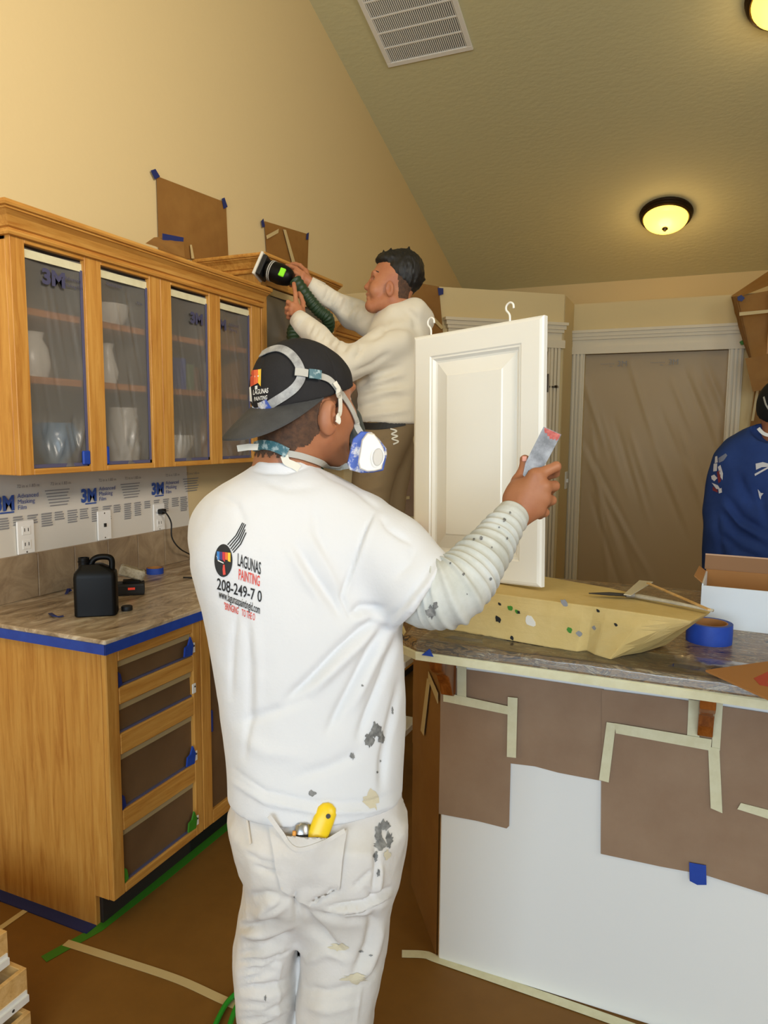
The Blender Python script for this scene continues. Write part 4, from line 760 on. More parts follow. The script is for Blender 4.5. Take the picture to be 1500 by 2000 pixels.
def folds(v, q, lines, facing=True):            # raise or press the cloth along drawn fold lines: (points, metres, width in px)
    nn = vnormals(v, q); p = pix(v); D = np.zeros(len(v))
    for pts, amp, wd in lines:
        best = np.full(len(v), 1e9); tt = np.zeros(len(v)); pts = np.array(pts, float); nseg = len(pts)-1
        for i in range(nseg):
            a, b_ = pts[i], pts[i+1]; d = b_-a; t = np.clip(((p-a)@d)/(d@d), 0, 1); r = np.linalg.norm(p-a-t[:, None]*d, axis=1); m_ = r < best; best[m_] = r[m_]; tt[m_] = (i+t[m_])/nseg
        D += amp*np.exp(-(best/wd)**2)*np.clip(np.sin(math.pi*np.clip(tt*.86+.07, 0, 1))*1.4, 0, 1)
    if facing:
        vd = v-EYE; vd /= np.linalg.norm(vd, axis=1)[:, None]; D *= np.clip(-(nn*vd).sum(1)*2.2, 0, 1)
    return v+nn*D[:, None]
def vnoise(P, sc, seed=0):                      # smooth value noise
    r = np.random.RandomState(seed); T = r.rand(32, 32, 32); X = P*sc; i = np.floor(X).astype(int); f = X-i; f = f*f*(3-2*f); o = 0
    for a in (0, 1):
        for b_ in (0, 1):
            for c in (0, 1):
                w_ = (f[:, 0] if a else 1-f[:, 0])*(f[:, 1] if b_ else 1-f[:, 1])*(f[:, 2] if c else 1-f[:, 2]); o = o+w_*T[(i[:, 0]+a) % 32, (i[:, 1]+b_) % 32, (i[:, 2]+c) % 32]
    return o-.5
def qobj(name, parts, mats, parent=None, smooth=True, at=None):        # parts: list of (verts, quads, material index)
    V = np.concatenate([p[0] for p in parts]); off = 0; Fs = []; mi = []
    for p in parts: Fs.append(np.asarray(p[1])+off); off += len(p[0]); mi += [p[2]]*len(p[1])
    me = bpy.data.meshes.new(name); F = [tuple(int(i) for i in r) for fs in Fs for r in fs]; me.from_pydata([tuple(map(float, r)) for r in V], [], F)
    if any(mi): me.polygons.foreach_set('material_index', mi)
    o = link(name, me, parent, at, mats, smooth); o['_n'] = len(V); del o['_n']; return o, V, F
def bvh(V, F): return BVHTree.FromPolygons([tuple(p) for p in V], F)
def cast(tree, x, y, off=.0015, fallback=None):
    r = Vector(ray(x, y)); h = tree.ray_cast(Vector(EYE), r)
    if h[0] is None: return (None, None) if fallback is None else (dep(x, y, fallback), -np.array(r))
    nn = h[1] if h[1].dot(r) < 0 else -h[1]; return np.array(h[0]+nn*off), np.array(nn)
def strap(name, tree, pts, wd, mat, parent, off=.002, fb=1.3, th=.0016, n=7):
    P = []; N = []; last = None
    sp_ = spline([(x, y, 0) for x, y in pts], n)
    hits = [cast(tree, p[0], p[1], off) for p in sp_]; deps = [None if h[0] is None else float((h[0]-EYE)@FW) for h in hits]
    known = [i for i, d in enumerate(deps) if d is not None]
    for i, p in enumerate(sp_):
        if hits[i][0] is not None: P.append(hits[i][0]); N.append(hits[i][1]); continue
        d = np.interp(i, known, [deps[k] for k in known]) if known else fb; P.append(dep(p[0], p[1], d)); N.append(-ray(p[0], p[1]))
    N2 = [sum(N[max(0, i-2):i+3]) for i in range(len(N))]; P = [P[0]]+[(P[i-1]+2*P[i]+P[i+1])/4 for i in range(1, len(P)-1)]+[P[-1]]
    return obj(name, MB().ribbon(P, wd, N2, th), mat, parent)
def decal(name, tree, tris_px, mat, parent, off=.0012):    # flat print laid onto a curved surface: [(verts px), faces]
    b = MB(); V, F = tris_px; P = [cast(tree, x, y, off)[0] for x, y in V]
    ok = [f for f in F if all(P[i] is not None for i in f)]; P = [p if p is not None else (0, 0, 0) for p in P]
    used = sorted({i for f in ok for i in f}); mp = {i: k for k, i in enumerate(used)}
    if not ok: return None
    b.add([P[i] for i in used], [tuple(mp[i] for i in f) for f in ok]); return obj(name, b, mat, parent, fix=False)
def polytri(poly, maxe=6):
    bm = bmesh.new(); bm.faces.new([bm.verts.new((x, y, 0)) for x, y in poly]); bmesh.ops.triangulate(bm, faces=bm.faces)
    for _ in range(5):
        es = [e for e in bm.edges if e.calc_length() > maxe]
        if not es: break
        bmesh.ops.subdivide_edges(bm, edges=es, cuts=1); bmesh.ops.triangulate(bm, faces=bm.faces)
    bm.verts.index_update(); r = ([tuple(v.co[:2]) for v in bm.verts], [tuple(q.index for q in f.verts) for f in bm.faces]); bm.free(); return r
def blob(cx, cy, rx, ry, seed, n=22, rough=.35):
    r = random.Random(seed); return [(cx+rx*math.cos(t)*(1+r.uniform(-rough, rough)), cy+ry*math.sin(t)*(1+r.uniform(-rough, rough))) for t in np.linspace(0, 2*math.pi, n+1)[:-1]]
m_skin = M('brown skin', srgb(172,116,82), .5, col2=srgb(160,102,70), scale=14, spec=.4, bump=.06, bscale=120)
m_skin2 = M('warm skin', srgb(188,128,92), .5, col2=srgb(176,112,80), scale=14, spec=.4)
for m_ in (m_skin, m_skin2): m_.node_tree.nodes['Principled BSDF'].inputs['Subsurface Weight'].default_value = .12; m_.node_tree.nodes['Principled BSDF'].inputs['Subsurface Radius'].default_value = (.012, .005, .003)
m_nail = M('finger nail', srgb(214,150,130), .35)
m_shirt = M('white cotton jersey', srgb(218,219,222), .85, bump=.12, bscale=140, spec=.15, sheen=.2)
m_sleeve = M('grubby white knit sleeve', srgb(208,210,206), .85, col2=srgb(188,190,182), scale=12, bump=.15, bscale=120, spec=.15)
m_pants = M('white painter twill', srgb(218,214,211), .8, col2=srgb(208,203,196), scale=5, bump=.15, bscale=160, spec=.2)
m_cream_fleece = M('cream fleece', srgb(222,214,196), .9, bump=.15, bscale=120, spec=.1, sheen=.3)
m_khaki = M('khaki cotton', srgb(128,108,78), .85, bump=.15, bscale=140)
m_bluefleece = M('blue sweatshirt cotton', srgb(48,70,128), .85, col2=srgb(42,62,116), scale=6, bump=.15, bscale=120, spec=.1)
m_hair = M('black hair', srgb(16,14,13), .55, bump=.5, bscale=150, bstretch=(1,1,.3))
m_stub = M('short dark hair', srgb(58,42,32), .8, col2=srgb(96,66,46), scale=90, lo=.3, hi=.7, bump=.3, bscale=300)
m_capc = M('faded black cap cotton', srgb(34,33,34), .85, col2=srgb(44,43,44), scale=8, bump=.2, bscale=200, spec=.2)
m_brim = M('worn grey brim cotton', srgb(66,66,66), .85, col2=srgb(50,50,50), scale=14, bump=.2, bscale=200)
m_strapg = M('grey elastic strap', srgb(178,176,168), .7, bump=.2, bscale=200); m_harn = M('scuffed grey harness plastic', srgb(128,128,128), .5, col2=srgb(176,176,174), scale=40)
m_strapw = M('cream elastic strap', srgb(222,218,204), .7); m_teal = M('teal buckle', srgb(38,92,104), .5, col2=srgb(150,170,172), scale=70, lo=.5, hi=.6)
m_respw = M('white respirator plastic', srgb(232,228,222), .4); m_pad = M('grey filter pad', srgb(206,202,196), .8, bump=.2, bscale=150)
m_respb = M('blue paint smeared plastic', srgb(62,92,180), .5, col2=srgb(226,224,222), scale=26, lo=.5, hi=.58); m_respg = M('dark grey facepiece', srgb(50,58,56), .6)
m_inkk = M('black shirt print', srgb(34,34,36), .7); m_inkr = M('red shirt print', srgb(214,74,62), .7); m_stain = M('grey paint stain', srgb(92,92,92), .8, col2=srgb(150,150,148), scale=60)
m_stain2 = M('tan paint stain', srgb(206,196,170), .8); m_eyew = M('eye white', srgb(220,214,206), .3); m_eyed = M('dark iris', srgb(28,18,12), .2)

# ------------------------------------------------------------------ the painter with the putty knife
DP = 1.41
pr_ = dep(620, 1200, 1.38); feet = (float(pr_[0]), float(pr_[1]), 0.0)
painter = thing('person', 'painter in white t-shirt and backward black cap raising a putty knife', 'person', feet)
torso = Tower([(893,508,600,1.405,.05), (908,500,612,1.405,.062), (925,468,650,1.405,.08), (945,436,690,1.40,.096), (972,410,728,1.40,.112), (1005,392,748,1.40,.125), (1050,380,762,1.395,.134), (1100,380,770,1.39,.136), (1170,396,780,1.385,.134), (1250,411,788,1.38,.13), (1350,429,792,1.375,.128), (1450,444,791,1.365,.13), (1500,449,788,1.36,.132), (1543,452,786,1.355,.134)], 2.3)
S0, S1, S2 = dep(700,1052,1.385), dep(752,1088,1.36), dep(822,1152,1.325)
LS0, LS1 = dep(455,1040,1.42), dep(520,1120,1.53)
def f_shirt(P):
    d = torso(P); s = smin(rcone(P, S0, S1, .088, .086), rcone(P, S1, S2+(S2-S1)*.4, .086, .080), .02)
    ax = RT*.8-UP*.6; s = np.maximum(s, (P-S2)@ax-.004)
    l = rcone(P, LS0, LS1, .08, .075); return smin(smin(d, s, .028), l, .03)
hem = dep(620,1543,1.355)[2]; top = dep(550,893,1.405)[2]
v, q = surfnet(f_shirt, (-1.12,.98,hem-.02), (-.36,1.64,top+.02), .0045); v = relax(v, q, 2)
FL = [([(728,1003),(711,1042),(690,1100),(667,1164),(684,1208)], -.0035, 4), ([(735,1006),(719,1045),(698,1102),(676,1164)], .002, 6),
      ([(728,1207),(660,1268),(600,1330),(560,1365)], -.007, 9), ([(742,1222),(676,1285),(610,1350)], .006, 10), ([(745,1222),(705,1300),(660,1388),(640,1430)], -.006, 9), ([(760,1235),(722,1310),(690,1380)], .005, 9), ([(776,1240),(745,1320),(715,1395),(700,1440)], -.005, 8),
      ([(780,1330),(765,1400),(752,1470),(745,1540)], -.005, 8), ([(484,1213),(487,1290),(486,1395),(480,1480)], -.0028, 7), ([(462,1200),(454,1270),(452,1360)], -.0025, 6), ([(500,1215),(506,1300),(504,1400)], .002, 8),
      ([(581,1068),(612,1120),(650,1176),(667,1207)], -.005, 10), ([(566,1075),(596,1130),(630,1180)], .003, 10), ([(600,1040),(640,1110),(664,1160)], .003, 10), ([(598,1365),(550,1385),(500,1400),(470,1410)], -.003, 10), ([(700,1470),(640,1500),(570,1520)], -.003, 12),
      ([(445,1520),(520,1566),(620,1588),(720,1586),(785,1566)], .003, 5), ([(455,1500),(520,1545),(620,1568),(720,1566),(785,1545)], -.002, 4), ([(608,905),(640,930),(700,960),(740,995)], -.002, 5), ([(490,915),(520,922),(560,923),(600,915)], -.0025, 4), ([(497,905),(525,910),(565,911),(602,904)], .003, 5),
      ([(860,1098),(838,1140),(800,1190),(768,1222)], .003, 5), ([(848,1090),(826,1130),(790,1178),(758,1208)], -.0022, 4), ([(745,1010),(760,1035),(800,1060)], -.003, 6), ([(750,1190),(705,1185),(686,1200)], -.006, 8), ([(762,1215),(720,1206),(690,1215)], .004, 8),
      ([(812,1070),(800,1100),(770,1130)], -.002, 8), ([(640,1090),(620,1040),(615,990)], -.002, 10), ([(425,965),(460,985),(480,1030)], -.002, 8), ([(520,940),(560,955),(620,950)], -.0015, 8), ([(475,1440),(520,1470),(600,1480)], .002, 14)]
v = folds(v, q, [(a, m_*1.7, w_) for a, m_, w_ in FL]); nn = vnormals(v, q); v = v+nn*(vnoise(v*np.array([1, 1, .6]), 16, 3)*.006+vnoise(v, 40, 4)*.0016)[:, None]
shirt, SV, SF = qobj('t_shirt', [(v, q, 0)], m_shirt, painter); st_tree = bvh(SV, SF)
# trousers
pelvis = Tower([(1440,472,772,1.365,.104), (1500,462,778,1.36,.114), (1540,457,782,1.355,.122), (1580,456,784,1.35,.128), (1620,464,782,1.347,.130), (1680,486,772,1.347,.122), (1720,510,745,1.347,.105), (1770,545,700,1.347,.07), (1800,560,680,1.347,.04)], 2.3)
legL = Tower([(1600,462,640,1.35,.115), (1640,470,630,1.35,.12), (1700,480,606,1.353,.112), (1760,472,592,1.36,.092), (1800,463,582,1.365,.09), (1850,456,582,1.37,.088), (1900,456,581,1.375,.084), (1950,459,580,1.375,.08), (2000,465,582,1.375,.078), (2120,472,580,1.37,.075), (2300,482,586,1.365,.075), (2420,480,592,1.36,.078)])
legR = Tower([(1600,620,784,1.345,.115), (1640,612,782,1.345,.12), (1700,600,777,1.345,.115), (1760,592,766,1.345,.098), (1800,586,760,1.345,.095), (1850,588,754,1.34,.09), (1900,584,744,1.335,.086), (1950,581,735,1.33,.084), (2000,579,730,1.33,.08), (2120,577,716,1.33,.078), (2300,580,706,1.33,.078), (2450,580,712,1.33,.08)])
def f_pants(P): return smin(pelvis(P), smin(legL(P), legR(P), .012), .045)
v, q = surfnet(f_pants, (-1.12,.95,.03), (-.36,1.62,dep(620,1440,1.365)[2]+.02), .005); v = relax(v, q, 2)
rp = random.Random(9); PF = []
for k in range(15):                                         # rucks across the far leg
    y = 1772+k*17; a = rp.uniform(458,475); e = rp.uniform(535,578); PF.append(([(a, y+8+rp.uniform(-6,6)), ((a+e)/2, y+6+rp.uniform(-5,5)), (e, y-14+rp.uniform(-8,8))], rp.choice((-.0055,-.004,.004,.005)), rp.uniform(4,7)))
for a, b_, c, amp, wd in (((580,1765),(610,1800),(660,1850),-.005,7), ((592,1800),(640,1838),(690,1880),-.005,8), ((600,1780),(680,1800),(750,1800),-.004,7), ((590,1880),(640,1860),(700,1880),.004,9), ((735,1780),(720,1850),(690,1905),-.007,9), ((750,1800),(735,1860),(710,1915),.005,8), ((588,1930),(640,1938),(700,1925),-.004,8), ((700,1925),(730,1905),(750,1880),-.004,7), ((590,1965),(640,1972),(700,1965),.003,8),
                         ((640,1775),(710,1765),(768,1735),-.008,5), ((640,1788),(705,1785),(764,1757),-.007,4), ((640,1781),(708,1774),(766,1746),.006,6), ((605,1765),(640,1745),(662,1738),-.005,4), ((483,1665),(510,1680),(538,1688),-.003,4), ((500,1690),(520,1700),(545,1705),-.004,6), ((478,1755),(520,1745),(570,1760),-.004,7), ((575,1740),(578,1770),(580,1800),-.006,6), ((590,1560),(640,1590),(700,1598),-.002,5), ((733,1640),(735,1700),(728,1745),-.005,5), ((745,1690),(742,1720),(738,1745),.004,5), ((690,1735),(710,1715),(728,1700),-.004,5), ((716,1735),(722,1745),(730,1755),-.004,4), ((555,1830),(545,1900),(540,2000),.0018,3), ((706,1930),(700,1965),(697,2000),.002,3)): PF.append(([a, b_, c], amp, wd))
v = folds(v, q, [(a, m_*1.5, w_) for a, m_, w_ in PF]); nn = vnormals(v, q); v = v+nn*(vnoise(v*np.array([1, 1, .8]), 22, 6)*.007+vnoise(v, 60, 7)*.002)[:, None]
pants, PV, PFc = qobj('trousers', [(v, q, 0)], m_pants, painter); pt_tree = bvh(PV, PFc)
# shoes below the frame
def shoe(c, u_, mat, parent):
    u_ = np.asarray(u_, float); u_ /= np.linalg.norm(u_); s_ = np.array([-u_[1], u_[0], 0]); z = np.array([0, 0, 1.])
    def f(P): return np.maximum(smin(ellip(P, c+u_*.05+z*.045, (u_, s_, z), (.14,.05,.05)), rcone(P, c-u_*.03+z*.05, c-u_*.03+z*.1, .045, .045), .03), c[2]-P[:, 2])
    v, q = surfnet(f, c-np.array([.24,.24,.02]), c+np.array([.24,.24,.2]), .009); return qobj('shoe', [(v, q, 0)], mat, parent)[0]
m_shoe = M('paint spotted shoe', srgb(90,84,78), .7)
for x, y, d in ((536,2420,1.36), (646,2450,1.33)): p = dep(x, y, d); shoe(np.array([p[0], p[1], .0]), (.5,.85,0), m_shoe, painter)

# head and neck
HR, HA = hview(dep(600,775,DP)); ca, sa = math.cos(math.radians(40)), math.sin(math.radians(40))
Fh = HR*ca+HA*sa; Rh = HR*sa-HA*ca; HO = dep(599,783,1.415); HX = (Fh, Rh, Z_)
def hp3(f, r, z): return HO+Fh*f+Rh*r+Z_*z
def f_head(P):
    d = ellip(P, hp3(-.004,0,.016), HX, (.097,.077,.095)); d = smin(d, ellip(P, hp3(-.045,0,-.035), HX, (.05,.058,.06)), .03)
    d = smin(d, ellip(P, hp3(.04,0,-.055), HX, (.055,.058,.062)), .035); d = smin(d, rcone(P, hp3(0,.052,-.07), hp3(.065,.018,-.108), .02, .022), .03); d = smin(d, rcone(P, hp3(0,-.052,-.07), hp3(.065,-.018,-.108), .02, .022), .03)
    d = smin(d, ellip(P, hp3(.055,.048,-.03), HX, (.03,.018,.026)), .02); d = smin(d, ellip(P, hp3(.055,-.048,-.03), HX, (.03,.018,.026)), .02)
    d = smin(d, rcone(P, hp3(.094,0,.008), hp3(.116,0,-.036), .009, .014), .014); d = smin(d, ellip(P, hp3(.084,0,.03), HX, (.016,.05,.014)), .015)
    d = smin(d, ellip(P, hp3(.09,0,-.072), HX, (.018,.026,.012)), .012); d = smin(d, ellip(P, hp3(.086,0,-.105), HX, (.02,.024,.018)), .02)
    for s in (1, -1):
        d = np.maximum(d, -ellip(P, hp3(.103,s*.034,.006), HX, (.016,.018,.012)))
        ear = ellip(P, hp3(-.016,s*.083,-.034), (Fh*.9+Rh*s*.43, Rh*s*.9-Fh*.43, Z_), (.0185,.0105,.034)); ear = np.maximum(ear, -ellip(P, hp3(-.007,s*.0965,-.030), HX, (.0125,.0125,.023)))
        ear = smin(ear, rcone(P, hp3(.0,s*.08,-.04), hp3(-.001,s*.081,-.032), .005, .005), .004); ear = smin(ear, rcone(P, hp3(-.017,s*.086,-.012), hp3(-.02,s*.0865,-.046), .003, .003), .004); d = smin(d, ear, .006)
    nk = rcone(P, hp3(-.035,0,-.06), dep(556,935,1.41), .058, .068); d = smin(d, nk, .03)
    return d
v, q = surfnet(f_head, HO+np.array([-.2,-.2,-.24]), HO+np.array([.2,.2,.15]), .003)
hand_parts = [(v, q, 0)]; HVv, HVq = v, q
# arms under the sleeves and the right hand
def hd(x, y, t, d0=1.455): return dep(x, y, d0-t)
W0 = hd(1003,1008,0)
FG = [[(1046,930,.014),(1086,911,.004),(1084,924,-.022),(1062,934,-.034)], [(1060,951,.016),(1083,949,-.004),(1072,960,-.03),(1052,962,-.038)], [(1060,974,.013),(1077,977,-.008),(1064,986,-.03),(1046,982,-.036)], [(1049,996,.007),(1064,1001,-.01),(1054,1006,-.027),(1040,1000,-.032)]]
TH_ = [(1000,972,-.012),(1012,940,-.03),(1026,914,-.033),(1025,898,-.033)]
FR_ = [(.0115,.0098,.0092,.008), (.012,.0102,.0095,.008), (.0115,.0098,.009,.0078), (.0105,.0088,.0082,.007)]
def f_hand(P):
    d = rcone(P, dep(960,1060,1.42), W0, .03, .026)
    for pts, rr in zip(FG, FR_): d = smin(d, rcone(P, W0, hd(*pts[0]), .024, .0165), .014)
    d = smin(d, ellip(P, hd(1022,968,-.006), (RT, UP, FW), (.032,.036,.024)), .014)
    d = smin(d, rcone(P, hd(*TH_[0]), hd(*TH_[1]), .018, .0135), .016)
    fd = None
    for pts, rr in zip(FG, FR_):
        J = [hd(*p) for p in pts]; e = rcone(P, J[0], J[1], rr[0]*1.15, rr[1]); e = smin(e, rcone(P, J[1], J[2], rr[1], rr[2]), .004); e = smin(e, rcone(P, J[2], J[3], rr[2], rr[3]), .004); fd = e if fd is None else smin(fd, e, .002)
    d = smin(d, fd, .007); J = [hd(*p) for p in TH_]; e = smin(rcone(P, J[1], J[2], .013, .0122), rcone(P, J[2], J[3], .0122, .0105), .004); return smin(d, e, .006)
v, q = surfnet(f_hand, hd(1020,960,0)-.125, hd(1020,960,0)+.125, .0019); hand_parts.append((v, q, 0))
UA0, UA1 = dep(700,1055,1.385), dep(880,1165,1.30)
def f_arm(P): return smin(rcone(P, UA0, UA1, .055, .046), rcone(P, UA1, dep(985,1030,1.44), .046, .028), .02)
v, q = surfnet(f_arm, (-.8,1.05,1.0), (-.2,1.55,1.45), .009); hand_parts.append((v, q, 0))
# hidden torso and left arm reaching forward to steady the door
LW, LE, LSh = dep(800,1045,1.97), dep(690,1090,1.66), dep(455,1045,1.42)
def f_tor(P): return smin(smin(rcone(P, dep(556,960,1.40), dep(600,1480,1.36), .07, .10), rcone(P, dep(450,1045,1.41), dep(705,1045,1.39), .055, .055), .05), smin(rcone(P, LSh, LE, .05, .043), rcone(P, LE, LW, .043, .026), .02), .03)
v, q = surfnet(f_tor, (-1.15,.95,.7), (-.36,2.05,1.5), .012); hand_parts.append((v, q, 0))
def hl(a, h, t): return dpt(a, h, t)
LHW = LW; gx = [.0, .02, .04, .058]
def f_lh(P):
    d = rcone(P, LW, dpt(-.02,.12,-.03), .026, .022)
    for k in range(4):
        b0 = dpt(-.018, .075+.022*k, -.034); m1 = dpt(-.012, .075+.022*k, .006); t1 = dpt(.022, .074+.022*k, .0095)
        d = smin(d, smin(rcone(P, dpt(-.02,.11,-.04), b0, .02, .013), smin(rcone(P, b0, m1, .0105, .0095), rcone(P, m1, t1, .0095, .008), .004), .006), .006)
    return smin(d, smin(rcone(P, dpt(-.02,.11,-.045), dpt(.02,.15,-.036), .015, .011), rcone(P, dpt(.02,.15,-.036), dpt(.04,.165,-.034), .011, .009), .004), .008)
c_ = dpt(-.01,.11,-.02); v, q = surfnet(f_lh, c_-.16, c_+.16, .003); hand_parts.append((v, q, 0))
body, BV, BF = qobj('body', hand_parts, m_skin, painter); hd_tree = bvh(*[HVv, [tuple(map(int, r)) for r in HVq]])
lab(body, 'head, neck and hands with brown skin')
for s in (1, -1):
    e = obj('eye', MB().lathe([(0,-.011)]+[(.011*math.sin(a), -.011*math.cos(a)) for a in np.linspace(.3, 2.84, 8)]+[(0,.011)], tuple(hp3(.076,s*.031,.004)), 14, tuple(Fh)), m_eyew, painter, smooth=True); obj('iris', MB().lathe([(0,.0105),(.005,.0103),(.004,.0115),(0,.0118)], tuple(hp3(.076,s*.031,.004)), 14, tuple(Fh)), m_eyed, e)
def shell(name, V, Q, pred, off, mat, parent):      # a thin layer over part of a surface
    V = np.asarray(V); Q = np.asarray(Q); nn = vnormals(V, Q); c = V[Q].mean(1); k = pred(c); Qs = Q[k]; used = np.unique(Qs); mp = -np.ones(len(V), int); mp[used] = np.arange(len(used))
    return qobj(name, [(V[used]+nn[used]*off, mp[Qs], 0)], mat, parent)[0]
def hl_(c): q = c-HO; return q@Fh, q@Rh, q@Z_
def stubble(c):
    f, r, z = hl_(c); edge = -.04-.045*np.clip((-.02-f)/.06, 0, 1)+.004*np.sin(r*400); side = (f < -.028) & (z > edge-.02); burn = (f < .022) & (f > -.03) & (z > -.012); return (z < .06) & (side | burn) & ~((np.abs(r) > .074) & (f > -.034) & (f < .012))
shell('hair', HVv, HVq, stubble, .0012, m_stub, painter)
# cap
def zcap(f): return .012+.28*(f)                     # brim plane rises to the forehead
def f_cap(P):
    d = ellip(P, hp3(-.010,0,.020), HX, (.109,.0905,.096)); qf = (P-HO)@Fh; qz = (P-HO)@Z_; qr = (P-HO)@Rh
    d = smin(d, ellip(P, hp3(-.03,0,.048), HX, (.07,.07,.062)), .02); return np.maximum(d, (zcap(qf)-qz)*.96)
v, q = surfnet(f_cap, HO-.16, HO+.16, .003); nn = vnormals(v, q); lf, lr, lz = hl_(v)
seam = np.exp(-(lr/.0018)**2)*.0012+np.exp(-((lf+.005)/.0018)**2)*.0012; v = v+nn*(vnoise(v, 30, 5)*.004-seam)[:, None]
CV, CQ = v, q; cap = thing('baseball_cap', 'black baseball cap worn backward on the painter', 'cap', tuple(hp3(-.01,0,-.03)))
crown_o, CVv, CFf = qobj('crown', [(v, q, 0)], m_capc, cap); cap_tree = bvh(CVv, CFf)
def brim(a, s):
    ph = math.radians(-78+156*a); ex = (1-abs(2*a-1)**2.6); f0, r0 = -.010-.104*math.cos(ph), .0865*math.sin(ph); f1 = f0-.070*s*ex; z = zcap(f0)+.002-.046*s*ex-.016*(s*ex)*(abs(math.sin(ph))**2)-.01*s*s*ex; return hp3(f1, r0*(1+.03*s), z)
g = MB().grid(lambda a, s: brim(a, s), 40, 12); me_v = [np.array(p) for p in g.v]; b = MB(); b.add(me_v+[p-Z_*.004 for p in me_v], g.f+[tuple(i+len(me_v) for i in reversed(f)) for f in g.f])
W_ = 41
for i in range(40): b.f.append((12*W_+i, 12*W_+i+1, 12*W_+i+1+len(me_v), 12*W_+i+len(me_v))); b.m.append(0)
obj('brim', b, m_brim, cap, smooth=True, sharp=40)
hm = lambda name, pts, wd, mat, **k: strap(name, cap_tree, pts, wd, mat, resp, **k)
# cap emblem and lettering
def px_text(body, x, y, size, wpx, ux=(1,0), uy=(0,-1), bold=.0, maxe=3):
    tv, tf = text_tris(body, size, bold*size, 1, maxe); w0 = max(p[0] for p in tv)-min(p[0] for p in tv); s = wpx/w0
    return [(x+p[0]*s*ux[0]+p[1]*uy[0], y+p[0]*s*ux[1]+p[1]*uy[1]) for p in tv], tf
m_or = M('orange print', srgb(226,104,60), .7); m_ye = M('yellow print', srgb(236,190,60), .7); m_rd = M('dark orange print', srgb(196,72,44), .7); m_wh = M('white print', srgb(226,224,218), .7)
for pts, m_ in (([(490,724),(497,723),(497,752),(490,756)], m_rd), ([(497,723),(505,722),(505,748),(497,752)], m_or), ([(505,722),(511,721),(510,755),(505,748)], m_ye), ([(488,735),(510,733),(510,736),(488,738)], m_wh), ([(499,754),(504,753),(504,760),(499,761)], m_wh), ([(488,757),(491,754),(494,788),(489,787)], m_wh)): decal('emblem', cap_tree, polytri(pts), m_, cap)
decal('lettering', cap_tree, px_text('LAGUNAS', 495, 771, 13, 29, (1,-.14), (.05,-1), .02), m_wh, cap); decal('lettering', cap_tree, px_text('PAINTING', 497, 783, 11, 25, (1,-.14), (.05,-1), .02), m_wh, cap)

# respirator
resp = thing('respirator_mask', 'white and blue half-face respirator with grey head straps on the painter', 'respirator', tuple(hp3(.11,.03,-.1)))
def f_fp(P): return np.maximum(smin(ellip(P, hp3(.098,0,-.07), HX, (.045,.05,.055)), rcone(P, hp3(.10,0,-.02), hp3(.12,0,-.03), .018, .02), .02), -ellip(P, hp3(.06,0,-.07), HX, (.05,.045,.05)))
v, q = surfnet(f_fp, hp3(.1,0,-.07)-.12, hp3(.1,0,-.07)+.12, .004); qobj('facepiece', [(v, q, 0)], m_respg, resp)
OUT = [(689,857),(705,842),(726,844),(741,858),(755,876),(756,888),(749,919),(728,923),(705,924),(683,918),(678,904)]
cxm, cym = 716, 886
def cring(sx, sy, d, shx=0, shy=0): return [dep(cxm+shx+(x-cxm)*sx, cym+shy+(y-cym)*sy, d) for x, y in OUT]
for name, rings, mat in (('filter_rim', [cring(.8,.85,1.395,-2), cring(1,1,1.385), cring(1,1,1.355), cring(.97,.97,1.350)], m_respb), ('filter_cover', [cring(.66,.93,1.352,8), cring(.66,.93,1.340,8), cring(.60,.88,1.334,8.5)], m_respw)):
    obj(name, MB().loft(rings), mat, resp, bevel=.002, seg=2)
def oval(sx, sy, d): return [dep(738+sx*math.cos(t)-.25*sy*math.sin(t)*.3, 893+sy*math.sin(t), d) for t in np.linspace(0, 2*math.pi, 25)[:-1]]
obj('filter_pad', MB().loft([oval(10,17,1.340), oval(10,17,1.332), oval(8,15,1.331)]), m_pad, resp); obj('pad_ring', MB().loft([oval(13,20,1.34), oval(13,20,1.331), oval(10.5,17.5,1.331), oval(10.5,17.5,1.34)], False), m_respw, resp)
LV, LQ = [HVv, CV], [HVq, CQ+len(HVv)]; both = bvh(np.concatenate(LV), [tuple(map(int, r)) for r in np.concatenate(LQ)])
def rs(name, pts, wd, mat, **k): return strap(name, both, pts, wd, mat, resp, **k)
rs('harness', [(512,694),(528,686),(547,683),(566,692),(582,712),(588,735),(578,755),(560,770),(535,785),(518,796)], .016, m_harn, off=.003)
rs('harness_tab', [(498,803),(512,796),(528,788)], .022, m_respb, off=.004); rs('harness_tab', [(576,728),(588,729),(600,731)], .014, m_strapg, off=.0065)
rs('buckle', [(601,732),(612,733),(623,735)], .017, m_teal, off=.006, th=.005); rs('upper_strap', [(622,735),(640,742),(655,758),(670,778),(686,805),(697,832),(706,848)], .012, m_strapg, off=.004)
rs('loose_strap_end', [(648,748),(656,765),(658,790),(657,812),(655,830)], .010, m_strapw, off=.008)
rs('lower_strap', [(560,885),(585,890),(610,898),(640,908),(668,911),(690,908)], .012, m_strapg, off=.004); rs('lower_buckle', [(505,874),(520,869),(540,872),(562,884)], .018, m_teal, off=.005, th=.006)
obj('loose_strap_end', MB().ribbon([dep(464,876,1.36), dep(485,873,1.355), dep(506,873,1.352)], .012, [-ray(485,873)]*3), m_strapw, resp)
rs('loose_strap_end', [(556,890),(560,902),(572,908),(582,915)], .014, m_strapw, off=.006)
